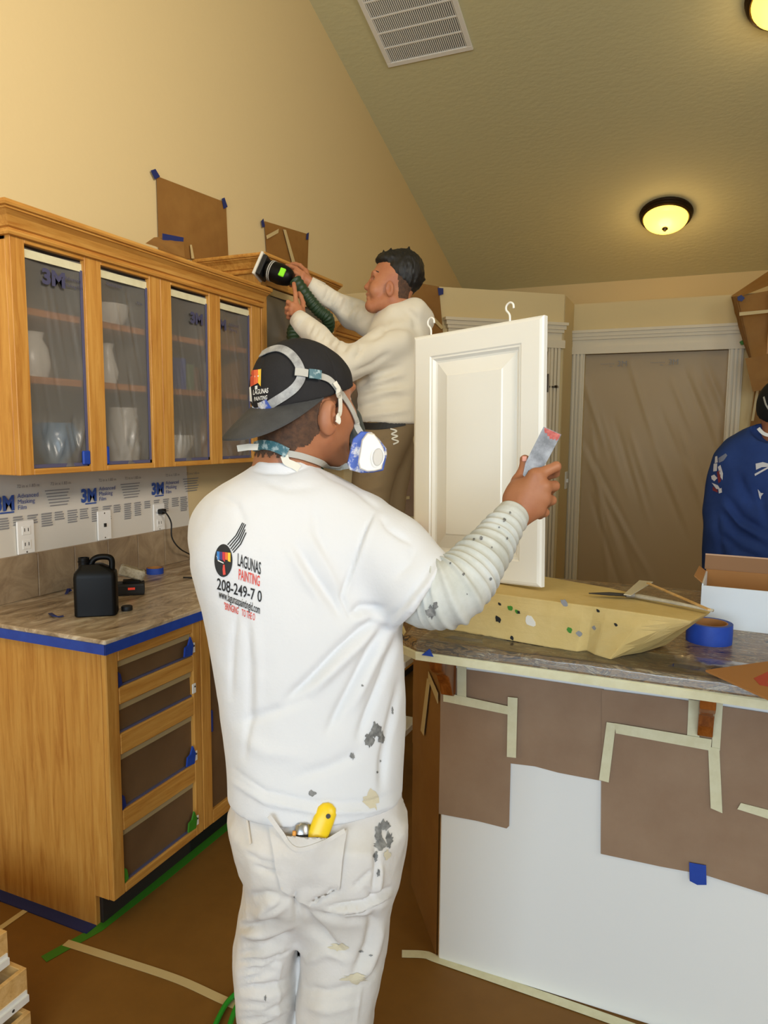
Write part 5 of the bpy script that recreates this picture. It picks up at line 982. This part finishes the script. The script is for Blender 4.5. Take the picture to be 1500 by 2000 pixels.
# forearm sleeve with rucks
path = spline([dep(790,1140,1.345), dep(838,1158,1.315), dep(885,1150,1.30), dep(925,1110,1.33), dep(965,1058,1.39), dep(1003,1004,1.445)], 40)
rad = np.interp(np.linspace(0, 1, len(path)), [0,.2,.36,.5,.7,.88,1], [.060,.066,.066,.058,.047,.037,.034]); rings = []; L = len(path)
for i, p in enumerate(path):
    t = path[min(i+1, L-1)]-path[max(i-1, 0)]; t /= np.linalg.norm(t); u_ = np.cross(t, FW); u_ /= np.linalg.norm(u_); w_ = np.cross(t, u_); s = i/L; ring = []
    for j in range(40):
        a = 2*math.pi*j/40; tw = s*19*2*math.pi+1.1*math.sin(a+.6)+.5*math.sin(2*a+s*9)+.9*math.sin(s*23); amp = .0026*min(1, max(0, (s-.14)*5))*(1+.35*math.sin(s*31+a)); amp *= (.35 if s > .93 else 1)
        rr = rad[i]+amp*(math.sin(tw)-.3*math.cos(2*tw)); ring.append(p+u_*rr*math.cos(a)+w_*rr*math.sin(a))
    rings.append(ring)
slv = MB().loft(rings); so = obj('undershirt_sleeve', slv, m_sleeve, painter, smooth=True); sl_tree = BVHTree.FromPolygons(slv.v, slv.f); lab(so, 'rucked grubby white long sleeve on the raised arm')
Lp = spline([dep(455,1045,1.43), dep(575,1075,1.56), dep(690,1090,1.66), dep(745,1068,1.81), dep(795,1047,1.955)], 10); lab(obj('undershirt_sleeve', MB().tube(Lp, list(np.linspace(.07,.034,len(Lp))), 18), m_sleeve, painter, smooth=True), 'white long sleeve on the far arm')
for k, (x, y, r) in enumerate(((985,1016,2.5),(975,1030,1.5),(996,1002,1.8),(940,1052,3),(926,1054,2),(960,1070,1.5),(905,1122,2),(958,1130,2.5),(880,1100,1.5),(990,1052,1.8),(842,1195,9),(850,1183,5),(912,1160,1.3))): d_ = decal('paint_stain', sl_tree, polytri(blob(x, y, r, r*1.3, k), 4), m_stain, painter)
# shirt print
ux = (1, .17); dl = lambda tri, m_: decal('shirt_print', st_tree, tri, m_, painter)
dl(polytri([(437+17.5*math.cos(t), 1095+32*math.sin(t)) for t in np.linspace(0, 6.283, 40)[:-1]], 5), m_inkk)
for k, (p0, p1) in enumerate((((445,1064),(474,1021)), ((449,1067),(477,1022)), ((451,1072),(480,1024)), ((454,1075),(479,1034)), ((456,1079),(481,1040)))):
    mid = ((p0[0]+p1[0])/2+2, (p0[1]+p1[1])/2+3); dl(polytri([(p0[0]-.9,p0[1]), (mid[0]-1,mid[1]), (p1[0]-.8,p1[1]), (p1[0]+.9,p1[1]+1), (mid[0]+1,mid[1]+1), (p0[0]+1,p0[1]+1)], 6), m_inkk)
dl2 = lambda pts, m_: decal('shirt_print', st_tree, polytri(pts, 4), m_, painter, .0022)
cols = [(58,126,196), (70,60,120), (196,52,66), (236,110,52), (244,196,60)]
for k, c in enumerate(cols): x0 = 425+k*5.3; dl2([(x0, 1077+k*.6), (x0+5, 1077.6+k*.6), (x0+5, 1094+(4 if k in (2, 4) else 0)), (x0, 1093+(3 if k == 4 else 0))], M('stripe print %d' % k, srgb(*c), .7))
dl2([(437,1103),(440,1103),(442,1122),(437,1123),(436,1112)], m_inkr); dl2([(424,1086),(426,1086),(428,1094),(438,1099),(438,1101),(427,1096)], m_wh)
for s, x, y, sz, w_, m_, bo, sl_ in (('LAGUNAS',464,1104,34,45,m_inkk,.014,.40), ('PAINTING',466,1131,29,41,m_inkr,.014,.34), ('208-249-7 0',424,1150,31,87,m_inkk,.014,.30), ('www.lagunaspaintingid.com',428,1167,24,80,m_inkk,.01,.40), ('"BRINGING    TO THE O',438,1189,19,60,m_inkr,.01,.38)):
    tv, tf = px_text(s, x, y, sz, w_, (1, sl_), (.02, -1), bo, 4); dl((tv, tf), m_)
# stains on shirt and trousers
for k, (tree, x, y, rx, ry, m_) in enumerate(((st_tree,722,1443,9,13,m_stain),(st_tree,735,1425,8,14,m_stain),(st_tree,744,1440,5,15,m_stain),(st_tree,688,1476,4,7,m_stain),(st_tree,609,1549,7,5,m_stain),(st_tree,766,1388,2,7,m_stain),(st_tree,742,1486,1.5,2,m_stain),(st_tree,708,1339,2,2,m_stain),(st_tree,725,1562,14,18,m_stain2),(st_tree,736,1508,1.5,2,m_stain),
        (pt_tree,738,1625,8,16,m_stain),(pt_tree,752,1612,9,10,m_stain),(pt_tree,742,1650,10,10,m_stain),(pt_tree,760,1640,6,14,m_stain),(pt_tree,733,1672,5,9,m_stain),(pt_tree,755,1670,6,8,m_stain2),(pt_tree,740,1705,3,8,m_stain),(pt_tree,705,1858,4,2,m_stain),(pt_tree,724,1866,3,2,m_stain),(pt_tree,518,1949,1.5,5,m_stain),(pt_tree,660,1850,16,7,m_stain2),(pt_tree,695,1910,24,10,m_stain2))): decal('paint_stain', tree, polytri(blob(x, y, rx, ry, 50+k, 26, .45), 5), m_, painter, .001+.0002*(k % 4))
# back pocket and the tools in it
pk = [(524,1592),(534,1606),(556,1632),(578,1656),(620,1648),(650,1636),(676,1619),(672,1660),(664,1735),(620,1762),(606,1768),(570,1748),(550,1735),(538,1680)]
V_, F_ = polytri(pk, 9); P = [cast(pt_tree, x, y, .005+.034*math.exp(-((x-606)/46)**2)*max(0, 1-(y-1600)/130))[0] for x, y in V_]
tp = MB().add(P, F_); pkt = obj('back_pocket', tp, m_pants, painter, smooth=True, fix=False)
strap('pocket_hem', bvh(P, F_), [(525,1594),(550,1627),(579,1658),(625,1647),(674,1622)], .007, m_pants, painter, off=.001); 
for pts in ([(672,1625),(667,1690),(662,1733)], [(534,1625),(545,1690),(552,1735)], [(480,1560),(486,1600),(492,1650)]): strap('seam_stitching', pt_tree, pts, .003, M('stitch thread', srgb(214,206,196), .8), painter, off=.0035)
m_yel = M('yellow knife plastic', srgb(244,206,30), .35); m_orn = M('orange knife plastic', srgb(226,150,40), .4)
p0, nrm0 = cast(pt_tree, 612, 1652, .008); p1, nrm1 = cast(pt_tree, 636, 1590, .016); uk = thing('utility_knife', 'yellow utility knife sticking out of the painter back pocket', 'knife', tuple(p0))
ax = p1-p0; ln = np.linalg.norm(ax); ax /= ln; nr = nrm0-ax*(nrm0@ax); nr /= np.linalg.norm(nr); sd = np.cross(ax, nr)
def bar3(s, hw, th, o=0): return [p0+ax*s+sd*(hw*math.cos(t))+nr*(o+th*math.sin(t)) for t in np.linspace(0, 2*math.pi, 17)[:-1]]
obj('knife_body', MB().loft([bar3(-.012,.014,.007), bar3(0,.015,.008), bar3(.02,.018,.009), bar3(.045,.018,.009), bar3(.062,.017,.0085), bar3(.070,.012,.006), bar3(.074,.004,.002)]), m_yel, uk, smooth=True)
obj('slider', MB().obox(p0+ax*.012+nr*.0095, sd*.006, ax*.004, nr*.002), m_slot, uk, bevel=.001); obj('lanyard_hole', MB().lathe([(0,0),(.004,0),(.004,.0012),(0,.0012)], tuple(p0+ax*.055+sd*.004+nr*.0085), 14, tuple(nr)), m_slot, uk)
p0, nrm0 = cast(pt_tree, 590, 1664, .009); k2 = thing('folding_tool', 'grey and orange hand tool beside the yellow knife in the pocket', 'tool', tuple(p0)); ax = cast(pt_tree, 592, 1600, .013)[0]-p0; ax /= np.linalg.norm(ax); nr = nrm0-ax*(nrm0@ax); nr /= np.linalg.norm(nr); sd = np.cross(ax, nr)
obj('tool_body', MB().loft([bar3(.004,.012,.006), bar3(.02,.013,.007), bar3(.032,.012,.006)]), m_dark, k2, smooth=True, sharp=50); obj('tool_head', MB().loft([bar3(.030,.013,.0075), bar3(.044,.013,.0075), bar3(.048,.008,.005)]), m_metal, k2, smooth=True, sharp=50); obj('orange_edge', MB().obox(p0-sd*.014+ax*.022, sd*.003, ax*.014, nr*.006), m_orn, k2, bevel=.001)
# putty knife in the raised hand
kn = thing('putty_knife', 'worn putty knife with red-stained blade held in the raised hand', 'putty knife', tuple(hd(1000,1004,-.02)))
K0, K1 = hd(1042,912,-.014), hd(1079,841,-.004); ka = (K1-K0)/np.linalg.norm(K1-K0); ks = np.cross(ka, FW); ks /= np.linalg.norm(ks); ks = ks*.95+FW*.2; ks /= np.linalg.norm(ks); kn_ = np.cross(ka, ks); kl = np.linalg.norm(K1-K0)
def kq(s, hw, th): return [K0+ka*s+ks*hw-kn_*th, K0+ka*s-ks*hw-kn_*th, K0+ka*s-ks*hw+kn_*th, K0+ka*s+ks*hw+kn_*th]
m_blade = M('scuffed steel blade', srgb(112,112,114), .5, metal=.35, col2=srgb(160,160,162), scale=30, bump=.1, bscale=80)
bl = obj('blade', MB().loft([kq(-.03,.010,.0012), kq(.0,.018,.001), kq(.03,.019,.0009), kq(kl,.0195,.0006)]), m_blade, kn)
m_redp = M('red paint residue', srgb(172,58,50), .5, col2=srgb(206,112,96), scale=90)
sgn = -1 if kn_@FW > 0 else 1
obj('paint_residue', MB().add([K0+ka*(kl-a)+ks*hw+kn_*(-.0012 if kn_@FW > 0 else .0012) for hw, a in ((.017,.001),(.015,.006),(.011,.011),(.007,.009),(.004,.014),(0,.013),(-.003,.018),(-.007,.015),(-.010,.017),(-.013,.012),(-.016,.016),(-.0185,.010),(-.018,.001))], [tuple(range(13))]), m_redp, bl, fix=False)
obj('nail', MB().obox(hd(1024.5,896,-.0215), RT*.0052, UP*.0055, FW*.0012), m_nail, painter, bevel=.0011)
obj('handle', MB().tube([K0-ka*.01, K0-ka*.05, K0-ka*.10, K0-ka*.125], [.008,.011,.011,.009], 12, flat=.7), M('dark red handle', srgb(74,34,30), .4), kn, smooth=True)
# ------------------------------------------------------------------ the worker sanding the tall cabinet
DW = 3.05; KW = DW/F_PX
stl = dep(735, 1100, 3.05); step = thing('step_stool', 'folding step stool under the hooded worker', 'stool', (float(stl[0]), float(stl[1]), 0)); SZ = .60
sx, sy = float(stl[0]), float(stl[1])
for nm, z in (('top_step', SZ-.03), ('lower_step', .28)): obj(nm, MB().box((sx-.2, sy-.16+(0 if z > .4 else -.14), z), (sx+.2, sy+.14+(0 if z > .4 else -.14), z+.03)), m_plastic, step, bevel=.004)
for dx_, dy_ in ((-.19,-.28), (.19,-.28), (-.19,.22), (.19,.22)): obj('leg', MB().tube([(sx+dx_, sy+dy_, 0), (sx+dx_*.95, sy+dy_*.5, SZ-.02)], .013, 8), m_metal, step, smooth=True)
w2 = thing('person', 'worker in cream hooded sweatshirt holding a sander to the tall cabinet', 'person', (sx, sy, SZ))
tw = Tower([(598,752,812,3.05,.075), (612,738,822,3.05,.10), (635,722,836,3.05,.125), (670,708,840,3.05,.14), (710,700,838,3.05,.145), (760,697,832,3.05,.145), (800,698,826,3.05,.145), (828,702,822,3.05,.142)])
NS, NE, NW_ = dep(772,668,2.95), dep(678,712,2.86), dep(592,632,2.96); FS, FE, FWr = dep(745,640,3.16), dep(690,612,3.24), dep(618,566,3.18)
def f_hood(P):
    d = tw(P); near = smin(rcone(P, NS, NE, .085, .066), rcone(P, NE, NW_, .064, .044), .03); far = smin(rcone(P, FS, FE, .08, .06), rcone(P, FE, FWr, .06, .042), .03)
    for w_, e in ((NW_, NE), (FWr, FE)):
        pass
    d = smin(smin(d, near, .03), far, .03); hoodr = smin(rcone(P, dep(775,615,2.98), dep(812,612,3.0), .045, .055), rcone(P, dep(812,612,3.0), dep(815,618,3.1), .055, .05), .02); return smin(d, smin(hoodr, rcone(P, dep(815,630,3.05), dep(812,655,3.05), .075, .06), .03), .02)
v, q = surfnet(f_hood, (-2.0,2.3,1.48), (-.9,3.45,2.2), .009); v = relax(v, q, 1); r5 = random.Random(4); HF = []
for k in range(9): t = k/9; a = np.array([700,690])*(1-t)+np.array([598,632])*t; n_ = np.array([-.5,.85])*15; HF.append(([tuple(a-n_), tuple(a+n_*.2), tuple(a+n_)], r5.choice((-.010,.008)), 4))
for k in range(8): t = k/8; a = np.array([702,612])*(1-t)+np.array([628,570])*t; n_ = np.array([-.45,.9])*16; HF.append(([tuple(a-n_), tuple(a), tuple(a+n_)], r5.choice((-.010,.008)), 4))
for a, b_, c, m_ in (((690,745),(735,735),(782,715),-.012), ((695,770),(740,755),(790,745),-.012), ((700,795),(750,780),(800,775),-.012), ((700,815),(750,808),(800,800),.01), ((690,725),(730,712),(760,690),-.01), ((745,640),(775,632),(810,640),-.012), ((790,600),(810,620),(820,650),-.01), ((720,660),(745,650),(760,625),-.01), ((698,757),(745,745),(790,730),.009), ((700,783),(740,768),(795,760),.009)): HF.append(([a, b_, c], m_, 6))
v = folds(v, q, HF); nn = vnormals(v, q); v = v+nn*(vnoise(v, 14, 8)*.02)[:, None]; hoodie, _, _ = qobj('hooded_sweatshirt', [(v, q, 0)], m_cream_fleece, w2)
for c, e in ((NW_, NE), (FWr, FE)): ax = c-e; ax /= np.linalg.norm(ax); obj('cuff', MB().tube([c-ax*.02, c+ax*.02, c+ax*.04], [.046,.041,.038], 18), m_cream_fleece, w2, smooth=True)
# legs, belt
HPx, KNx = dep(755,845,3.05), dep(722,985,2.98)
def f_kh(P): return smin(smin(Tower([(805,702,820,3.05,.125), (835,698,815,3.05,.13), (870,696,800,3.05,.13), (900,694,780,3.05,.12)])(P), rcone(P, dep(738,880,3.0), dep(720,985,2.97), .10, .078), .04), smin(smin(rcone(P, dep(720,985,2.97), np.array([sx+.02, sy-.07, SZ+.1]), .078, .06), rcone(P, dep(765,880,3.12), dep(755,985,3.12), .1, .078), .03), rcone(P, dep(755,985,3.12), np.array([sx+.05, sy+.08, SZ+.1]), .078, .06), .02), .03)
v, q = surfnet(f_kh, (sx-.4,sy-.4,SZ+.05), (sx+.45,sy+.45,1.62), .011); v = relax(v, q, 1); v = folds(v, q, [([(700,880),(730,870),(770,850)],-.01,5), ([(700,940),(725,930),(750,905)],-.01,5), ([(700,960),(725,955),(748,950)],.008,5)]); qobj('trousers', [(v, q, 0)], m_khaki, w2)
wb, _ = bvh(v, [tuple(map(int, r)) for r in q]), 0
strap('belt', wb, [(700,832),(740,833),(790,824)], .03, m_dark, w2, off=.004)
strap('thigh_print', wb, [(762,838),(775,842),(763,848),(777,852),(764,858),(778,862),(767,868)], .006, m_strapw, w2, off=.003, n=4)
for c in ((sx+.02, sy-.07), (sx+.05, sy+.08)): shoe(np.array([c[0], c[1], SZ]), (-1, .1, 0), m_shoe, w2)
# head in profile
R2, A2 = hview(dep(765,550,3.05)); F2 = -R2*.97+A2*.10; F2 /= np.linalg.norm(F2); S2_ = np.cross(F2, Z_)*-1; H2 = dep(768,552,3.03); HX2 = (F2, S2_, Z_)
def h2(x, y, lat=0): return dep(x, y, 3.03)+S2_*lat
def f_h2(P):
    d = ellip(P, h2(773,543), HX2, (.094,.076,.100)); d = smin(d, ellip(P, h2(748,568), HX2, (.062,.060,.080)), .03)
    for s in (1, -1): d = smin(d, rcone(P, h2(768,590,s*.05), h2(727,600,s*.016), .018, .02), .03); d = smin(d, ellip(P, h2(735,570,s*.042), HX2, (.024,.02,.026)), .02)
    d = smin(d, rcone(P, h2(729,545), h2(717,561), .008, .013), .012); d = smin(d, ellip(P, h2(733,536), HX2, (.014,.05,.013)), .014); d = smin(d, ellip(P, h2(720,575), HX2, (.012,.024,.008)), .008); d = smin(d, ellip(P, h2(721,583), HX2, (.012,.022,.008)), .008); d = smin(d, ellip(P, h2(722,597), HX2, (.018,.024,.018)), .016)
    for s in (1, -1):
        d = np.maximum(d, -ellip(P, h2(728,547,s*.034), HX2, (.014,.018,.011))); ear = ellip(P, h2(765,571,s*.08), HX2, (.018,.009,.032)); ear = np.maximum(ear, -ellip(P, h2(763,571,s*.089), HX2, (.011,.007,.02))); d = smin(d, ear, .006)
    return smin(d, rcone(P, h2(772,590), h2(785,640), .058, .064), .03)
hpt = []
v, q = surfnet(f_h2, H2-np.array([.2,.2,.24]), H2+np.array([.2,.2,.16]), .0045); hpt.append((v, q, 0)); H2V, H2Q = v, q
def fingers(P, wrist, palm, fs, rp, k=.006):
    d = rcone(P, wrist, palm, .026, rp)
    for J, r in fs:
        e = rcone(P, J[0], J[1], r*1.1, r)
        for a, b_ in zip(J[1:-1], J[2:]): e = smin(e, rcone(P, a, b_, r, r*.9), .003)
        d = smin(d, smin(rcone(P, palm, J[0], rp*.8, r*1.3), e, .005), k)
    return d
n3 = lambda x, y, t=0: dep(x, y, 2.99-t); g3 = lambda x, y, t=0: dep(x, y, 3.16-t)
NF = [([n3(578,592,.0), n3(577,574,-.01), n3(575,562,-.02), n3(574,554,-.025)], .0095), ([n3(571,596,.01), n3(563,590,.0), n3(562,600,-.02), n3(568,604,-.03)], .0095), ([n3(569,604,.01), n3(560,602,.0), n3(560,611,-.02), n3(567,613,-.03)], .009), ([n3(571,612,.01), n3(563,613,.0), n3(563,620,-.015), n3(570,621,-.02)], .0085), ([n3(590,608,-.02), n3(592,592,-.035), n3(588,580,-.04), n3(584,573,-.045)], .0105)]
GF = [([g3(592,535,.02), g3(578,524,.01), g3(567,520,0), g3(560,519,-.01)], .0095), ([g3(590,540,.025), g3(576,532,.02), g3(566,530,.005), g3(560,532,-.01)], .0095), ([g3(590,546,.025), g3(577,543,.02), g3(568,544,.005), g3(563,546,-.01)], .009), ([g3(592,552,.02), g3(581,553,.015), g3(573,556,.0), g3(568,558,-.01)], .0085), ([g3(597,530,-.02), g3(586,519,-.04), g3(577,516,-.05), g3(570,516,-.055)], .0105)]
for f, c in ((lambda P: smin(fingers(P, NW_, n3(580,606,0), NF, .026), rcone(P, NE, NW_, .04, .028), .01), n3(580,600)), (lambda P: smin(fingers(P, FWr, g3(599,548,0), GF, .026), rcone(P, FE, FWr, .04, .028), .01), g3(592,545))):
    v, q = surfnet(f, c-.14, c+.14, .0035); hpt.append((v, q, 0))
v, q = surfnet(lambda P: smin(rcone(P, dep(780,625,3.05), dep(765,820,3.05), .07, .1), rcone(P, NS, NE, .05, .04), .03), (-1.7,2.6,1.5), (-1.0,3.3,2.1), .016); hpt.append((v, q, 0))
b2, _, _ = qobj('body', hpt, m_skin2, w2); lab(b2, 'head and hands with warm skin')
for s in (1, -1): e = obj('eye', MB().lathe([(0,-.011)]+[(.011*math.sin(a), -.011*math.cos(a)) for a in np.linspace(.3, 2.84, 8)]+[(0,.011)], tuple(h2(737.5,548,s*.029)), 14, tuple(F2)), m_eyew, w2, smooth=True); obj('iris', MB().lathe([(0,.0105),(.005,.0103),(.004,.0115),(0,.0118)], tuple(h2(737.5,548,s*.029)), 14, tuple(F2)), m_eyed, e); obj('eyebrow', MB().tube([h2(728,537,s*.022), h2(735,533,s*.04), h2(743,537,s*.054)], [.003,.004,.002], 6), m_hair, w2, smooth=True)
def f_hair(P):
    d = ellip(P, h2(786,533), HX2, (.094,.083,.098)); d = smin(d, ellip(P, h2(762,509), HX2, (.062,.072,.034)), .02)
    d = np.maximum(d, -ellip(P, h2(730,566), HX2, (.088,.2,.088))); d = np.maximum(d, -ellip(P, h2(765,592), HX2, (.058,.2,.062)))
    r = random.Random(2)
    for k in range(26):
        x = r.uniform(744,822); y = 500+abs(x-775)*.12+max(0, x-800)*1.2+r.uniform(0,14); lat = r.uniform(-.06,.06); dx_, dy_ = r.uniform(-3,9)+max(0, x-795)*.15, -r.uniform(4,12)+max(0, x-800)*.35
        d = smin(d, rcone(P, h2(x,y,lat), h2(x+dx_*1.4,y+dy_*1.5,lat), .018, .0025), .007)
    for x, y, dx_, dy_ in ((752,503,-2,-14), (748,508,-5,-10), (760,500,6,-10), (815,525,11,-6), (820,535,8,4)): d = smin(d, rcone(P, h2(x,y), h2(x+dx_,y+dy_), .018, .003), .008)
    return d
v, q = surfnet(f_hair, H2-.2, H2+np.array([.2,.2,.2]), .004); v = v+vnormals(v, q)*(vnoise(v*np.array([1,1,.4]), 120, 3)*.006)[:, None]; qobj('hair', [(v, q, 0)], m_hair, w2)
def fade(c): d = (c-H2); f = d@F2; z = d@Z_; return (f < -.028) & (f > -.11) & (z > -.075) & (z < .03)
shell('hair', H2V, H2Q, lambda c: fade(c) & (np.abs((c-H2)@S2_) > .03) & ~(((c-h2(765,571,0))@F2 > -.02) & (np.abs((c-h2(765,571,0))@Z_) < .034)), .001, m_stub, w2)
# sander and hose
sd_ = thing('power_sander', 'black handheld sander with green label pressed on the cabinet crown', 'sander', tuple(dep(545,528,3.13)))
sa, sb = dep(512,522,3.13), dep(580,548,3.10); sax = (sb-sa)/np.linalg.norm(sb-sa); su = np.cross(sax, FW); su /= np.linalg.norm(su); sw_ = np.cross(sax, su)
obj('sanding_pad', MB().obox(sa-sax*.004, sax*.006, su*.052, sw_*.05), m_strapw, sd_, bevel=.002); obj('pad_holder', MB().obox(sa+sax*.012, sax*.010, su*.046, sw_*.045), m_dark, sd_, bevel=.004)
obj('motor_body', MB().tube([sa+sax*s for s in (.02,.035,.04,.06,.09,.115,.135,.15)], [.034,.042,.044,.044,.046,.042,.036,.022], 22), m_black, sd_, smooth=True)
for s in (.045, .053): obj('trim_ring', MB().tube([sa+sax*s, sa+sax*(s+.004)], .0455, 22), m_strapg, sd_)
lp = sa+sax*.105-FW*.044+su*.0; obj('green_label', MB().obox(lp+FW*.004, sax*.013, su*.018, FW*.006), M('bright green label', srgb(140,230,40), .5, emit=srgb(120,220,30), es=.15), sd_, bevel=.003)
m_hose2 = M('dark green corrugated hose', srgb(34,58,34), .5)
def corr(path, r): return MB().tube(path, [r*(1+.07*math.sin(i*1.3)) for i in range(len(path))], 12)
tag(obj('vacuum_hose', corr(spline([sb-sax*.01, dep(600,580,3.1), dep(622,606,3.12), dep(640,622,3.14), dep(638,645,3.2), dep(610,650,3.2), dep(580,640,3.2), dep(572,655,3.18), dep(582,700,3.15), dep(600,800,3.1), dep(625,950,3.05), dep(640,1150,3.0), dep(640,1400,3.0), np.array([-1.44,2.62,.03]), np.array([-1.45,2.95,.03])], 22), .027), m_hose2, None, smooth=True), 'dark green dust hose trailing from the sander', 'hose')

# ------------------------------------------------------------------ the worker in blue beyond the bar
b3 = dep(1510,1000,3.15); w3 = thing('person', 'worker in blue printed sweatshirt and black cap beyond the bar', 'person', (float(b3[0]), float(b3[1]), 0))
t3 = Tower([(826,1488,1556,3.15,.07), (838,1458,1580,3.15,.09), (858,1428,1610,3.15,.115), (890,1404,1632,3.15,.135), (935,1392,1640,3.15,.15), (1000,1386,1640,3.15,.155), (1080,1381,1636,3.15,.155), (1150,1382,1632,3.15,.155), (1210,1388,1628,3.15,.15)])
def f_b3(P): return smin(np.maximum(t3(P), -ellip(P, dep(1516,832,3.07), (RT, UP, FW), (.10,.075,.12))), smin(rcone(P, dep(1560,905,3.06), dep(1570,1040,2.98), .09, .075), rcone(P, dep(1570,1040,2.98), dep(1640,1110,2.8), .07, .05), .03), .03)
v, q = surfnet(f_b3, (-.15,2.75,.6), (1.1,4.0,1.62), .011); v = relax(v, q, 1)
v = folds(v, q, [([(1420,970),(1445,1010),(1500,1040)],-.014,7), ([(1410,1000),(1440,1040),(1500,1070)],-.014,7), ([(1405,1040),(1440,1075),(1500,1095)],-.012,7), ([(1440,920),(1455,960),(1480,1000)],-.014,8), ([(1412,985),(1442,1025),(1500,1055)],.010,7), ([(1398,1000),(1405,1060),(1410,1110)],-.008,6), ([(1482,960),(1492,1000),(1500,1030)],-.014,7)]); nn = vnormals(v, q); v = v+nn*(vnoise(v, 12, 9)*.02)[:, None]
_, V3, F3 = qobj('sweatshirt', [(v, q, 0)], m_bluefleece, w3); t3t = bvh(V3, F3)
H3 = dep(1524,796,3.15); R3, A3 = hview(H3)
v, q = surfnet(lambda P: smin(smin(ellip(P, H3, (R3, A3, Z_), (.082,.096,.11)), ellip(P, H3+A3*.05-Z_*.06, (R3, A3, Z_), (.055,.05,.06)), .03), rcone(P, H3-Z_*.06, dep(1520,850,3.15), .058, .066), .03), H3-.25, H3+.2, .008)
v2, q2 = surfnet(lambda P: smin(rcone(P, dep(1560,1060,2.98), dep(1655,1115,2.78), .04, .03), ellip(P, dep(1668,1120,2.74), (RT, UP, FW), (.045,.03,.03)), .02), dep(1620,1090,2.86)-.25, dep(1620,1090,2.86)+.25, .01)
qobj('body', [(v, q, 0), (v2, q2, 0)], m_skin, w3)
v, q = surfnet(lambda P: np.maximum(ellip(P, H3+Z_*.01, (R3, A3, Z_), (.095,.108,.118)), (H3[2]-.085+.5*((P-H3)@A3+.1)-P[:, 2])*.85), H3-.2, H3+.2, .008); bk, bkv, bkf = qobj('black_cap', [(v, q, 0)], M('black knit', srgb(9,9,10), .9, bump=.3, bscale=150), w3)
strap('mask_strap', bvh(bkv, bkf), [(1481,836),(1486,842),(1494,848),(1510,852)], .006, m_strapg, w3, off=.006); strap('mask_strap', bvh(bkv, bkf), [(1494,776),(1498,790),(1504,800)], .007, m_strapg, w3, off=.006)
v, q = surfnet(lambda P: smin(rcone(P, dep(1470,1200,3.15), np.array([b3[0]-.1, b3[1], .08]), .11, .07), rcone(P, dep(1555,1200,3.15), np.array([b3[0]+.12, b3[1], .08]), .11, .07), .03), (b3[0]-.4,b3[1]-.3,.04), (b3[0]+.4,b3[1]+.3,.95), .016); qobj('trousers', [(v, q, 0)], M('dark work trousers', srgb(40,40,46), .8), w3)
for dx_ in (-.1, .12): shoe(np.array([b3[0]+dx_, b3[1], 0]), (.1, 1, 0), m_shoe, w3)
m_pw = M('pale print', srgb(206,206,212), .7); m_pr = M('maroon print', srgb(120,40,48), .7)
for pts, m_ in (([(1398,892),(1402,891),(1403,903),(1397,905)], m_pw), ([(1404,895),(1418,886),(1421,890),(1414,900),(1405,904)], M('grey print', srgb(120,126,146), .7)), ([(1395,906),(1402,905),(1401,920),(1394,921)], m_pw), ([(1403,912),(1408,908),(1413,925),(1412,938),(1408,932)], m_pw), ([(1401,922),(1407,918),(1409,940),(1404,944)], m_pr), ([(1390,930),(1396,927),(1402,934),(1396,940),(1391,936)], m_pw), ([(1391,943),(1403,948),(1408,956),(1400,955)], m_pw), ([(1393,950),(1402,957),(1403,962),(1393,958)], m_pr), ([(1404,956),(1410,953),(1411,962),(1405,964)], m_pw), ([(1476,906),(1490,903),(1502,906),(1502,912),(1488,913),(1477,918)], m_pw), ([(1474,926),(1500,912),(1501,915),(1475,930)], m_pw), ([(1480,955),(1486,962),(1492,963),(1487,969),(1486,976),(1482,968)], m_pw)): decal('shirt_print', t3t, polytri(pts, 6), m_, w3, .003)
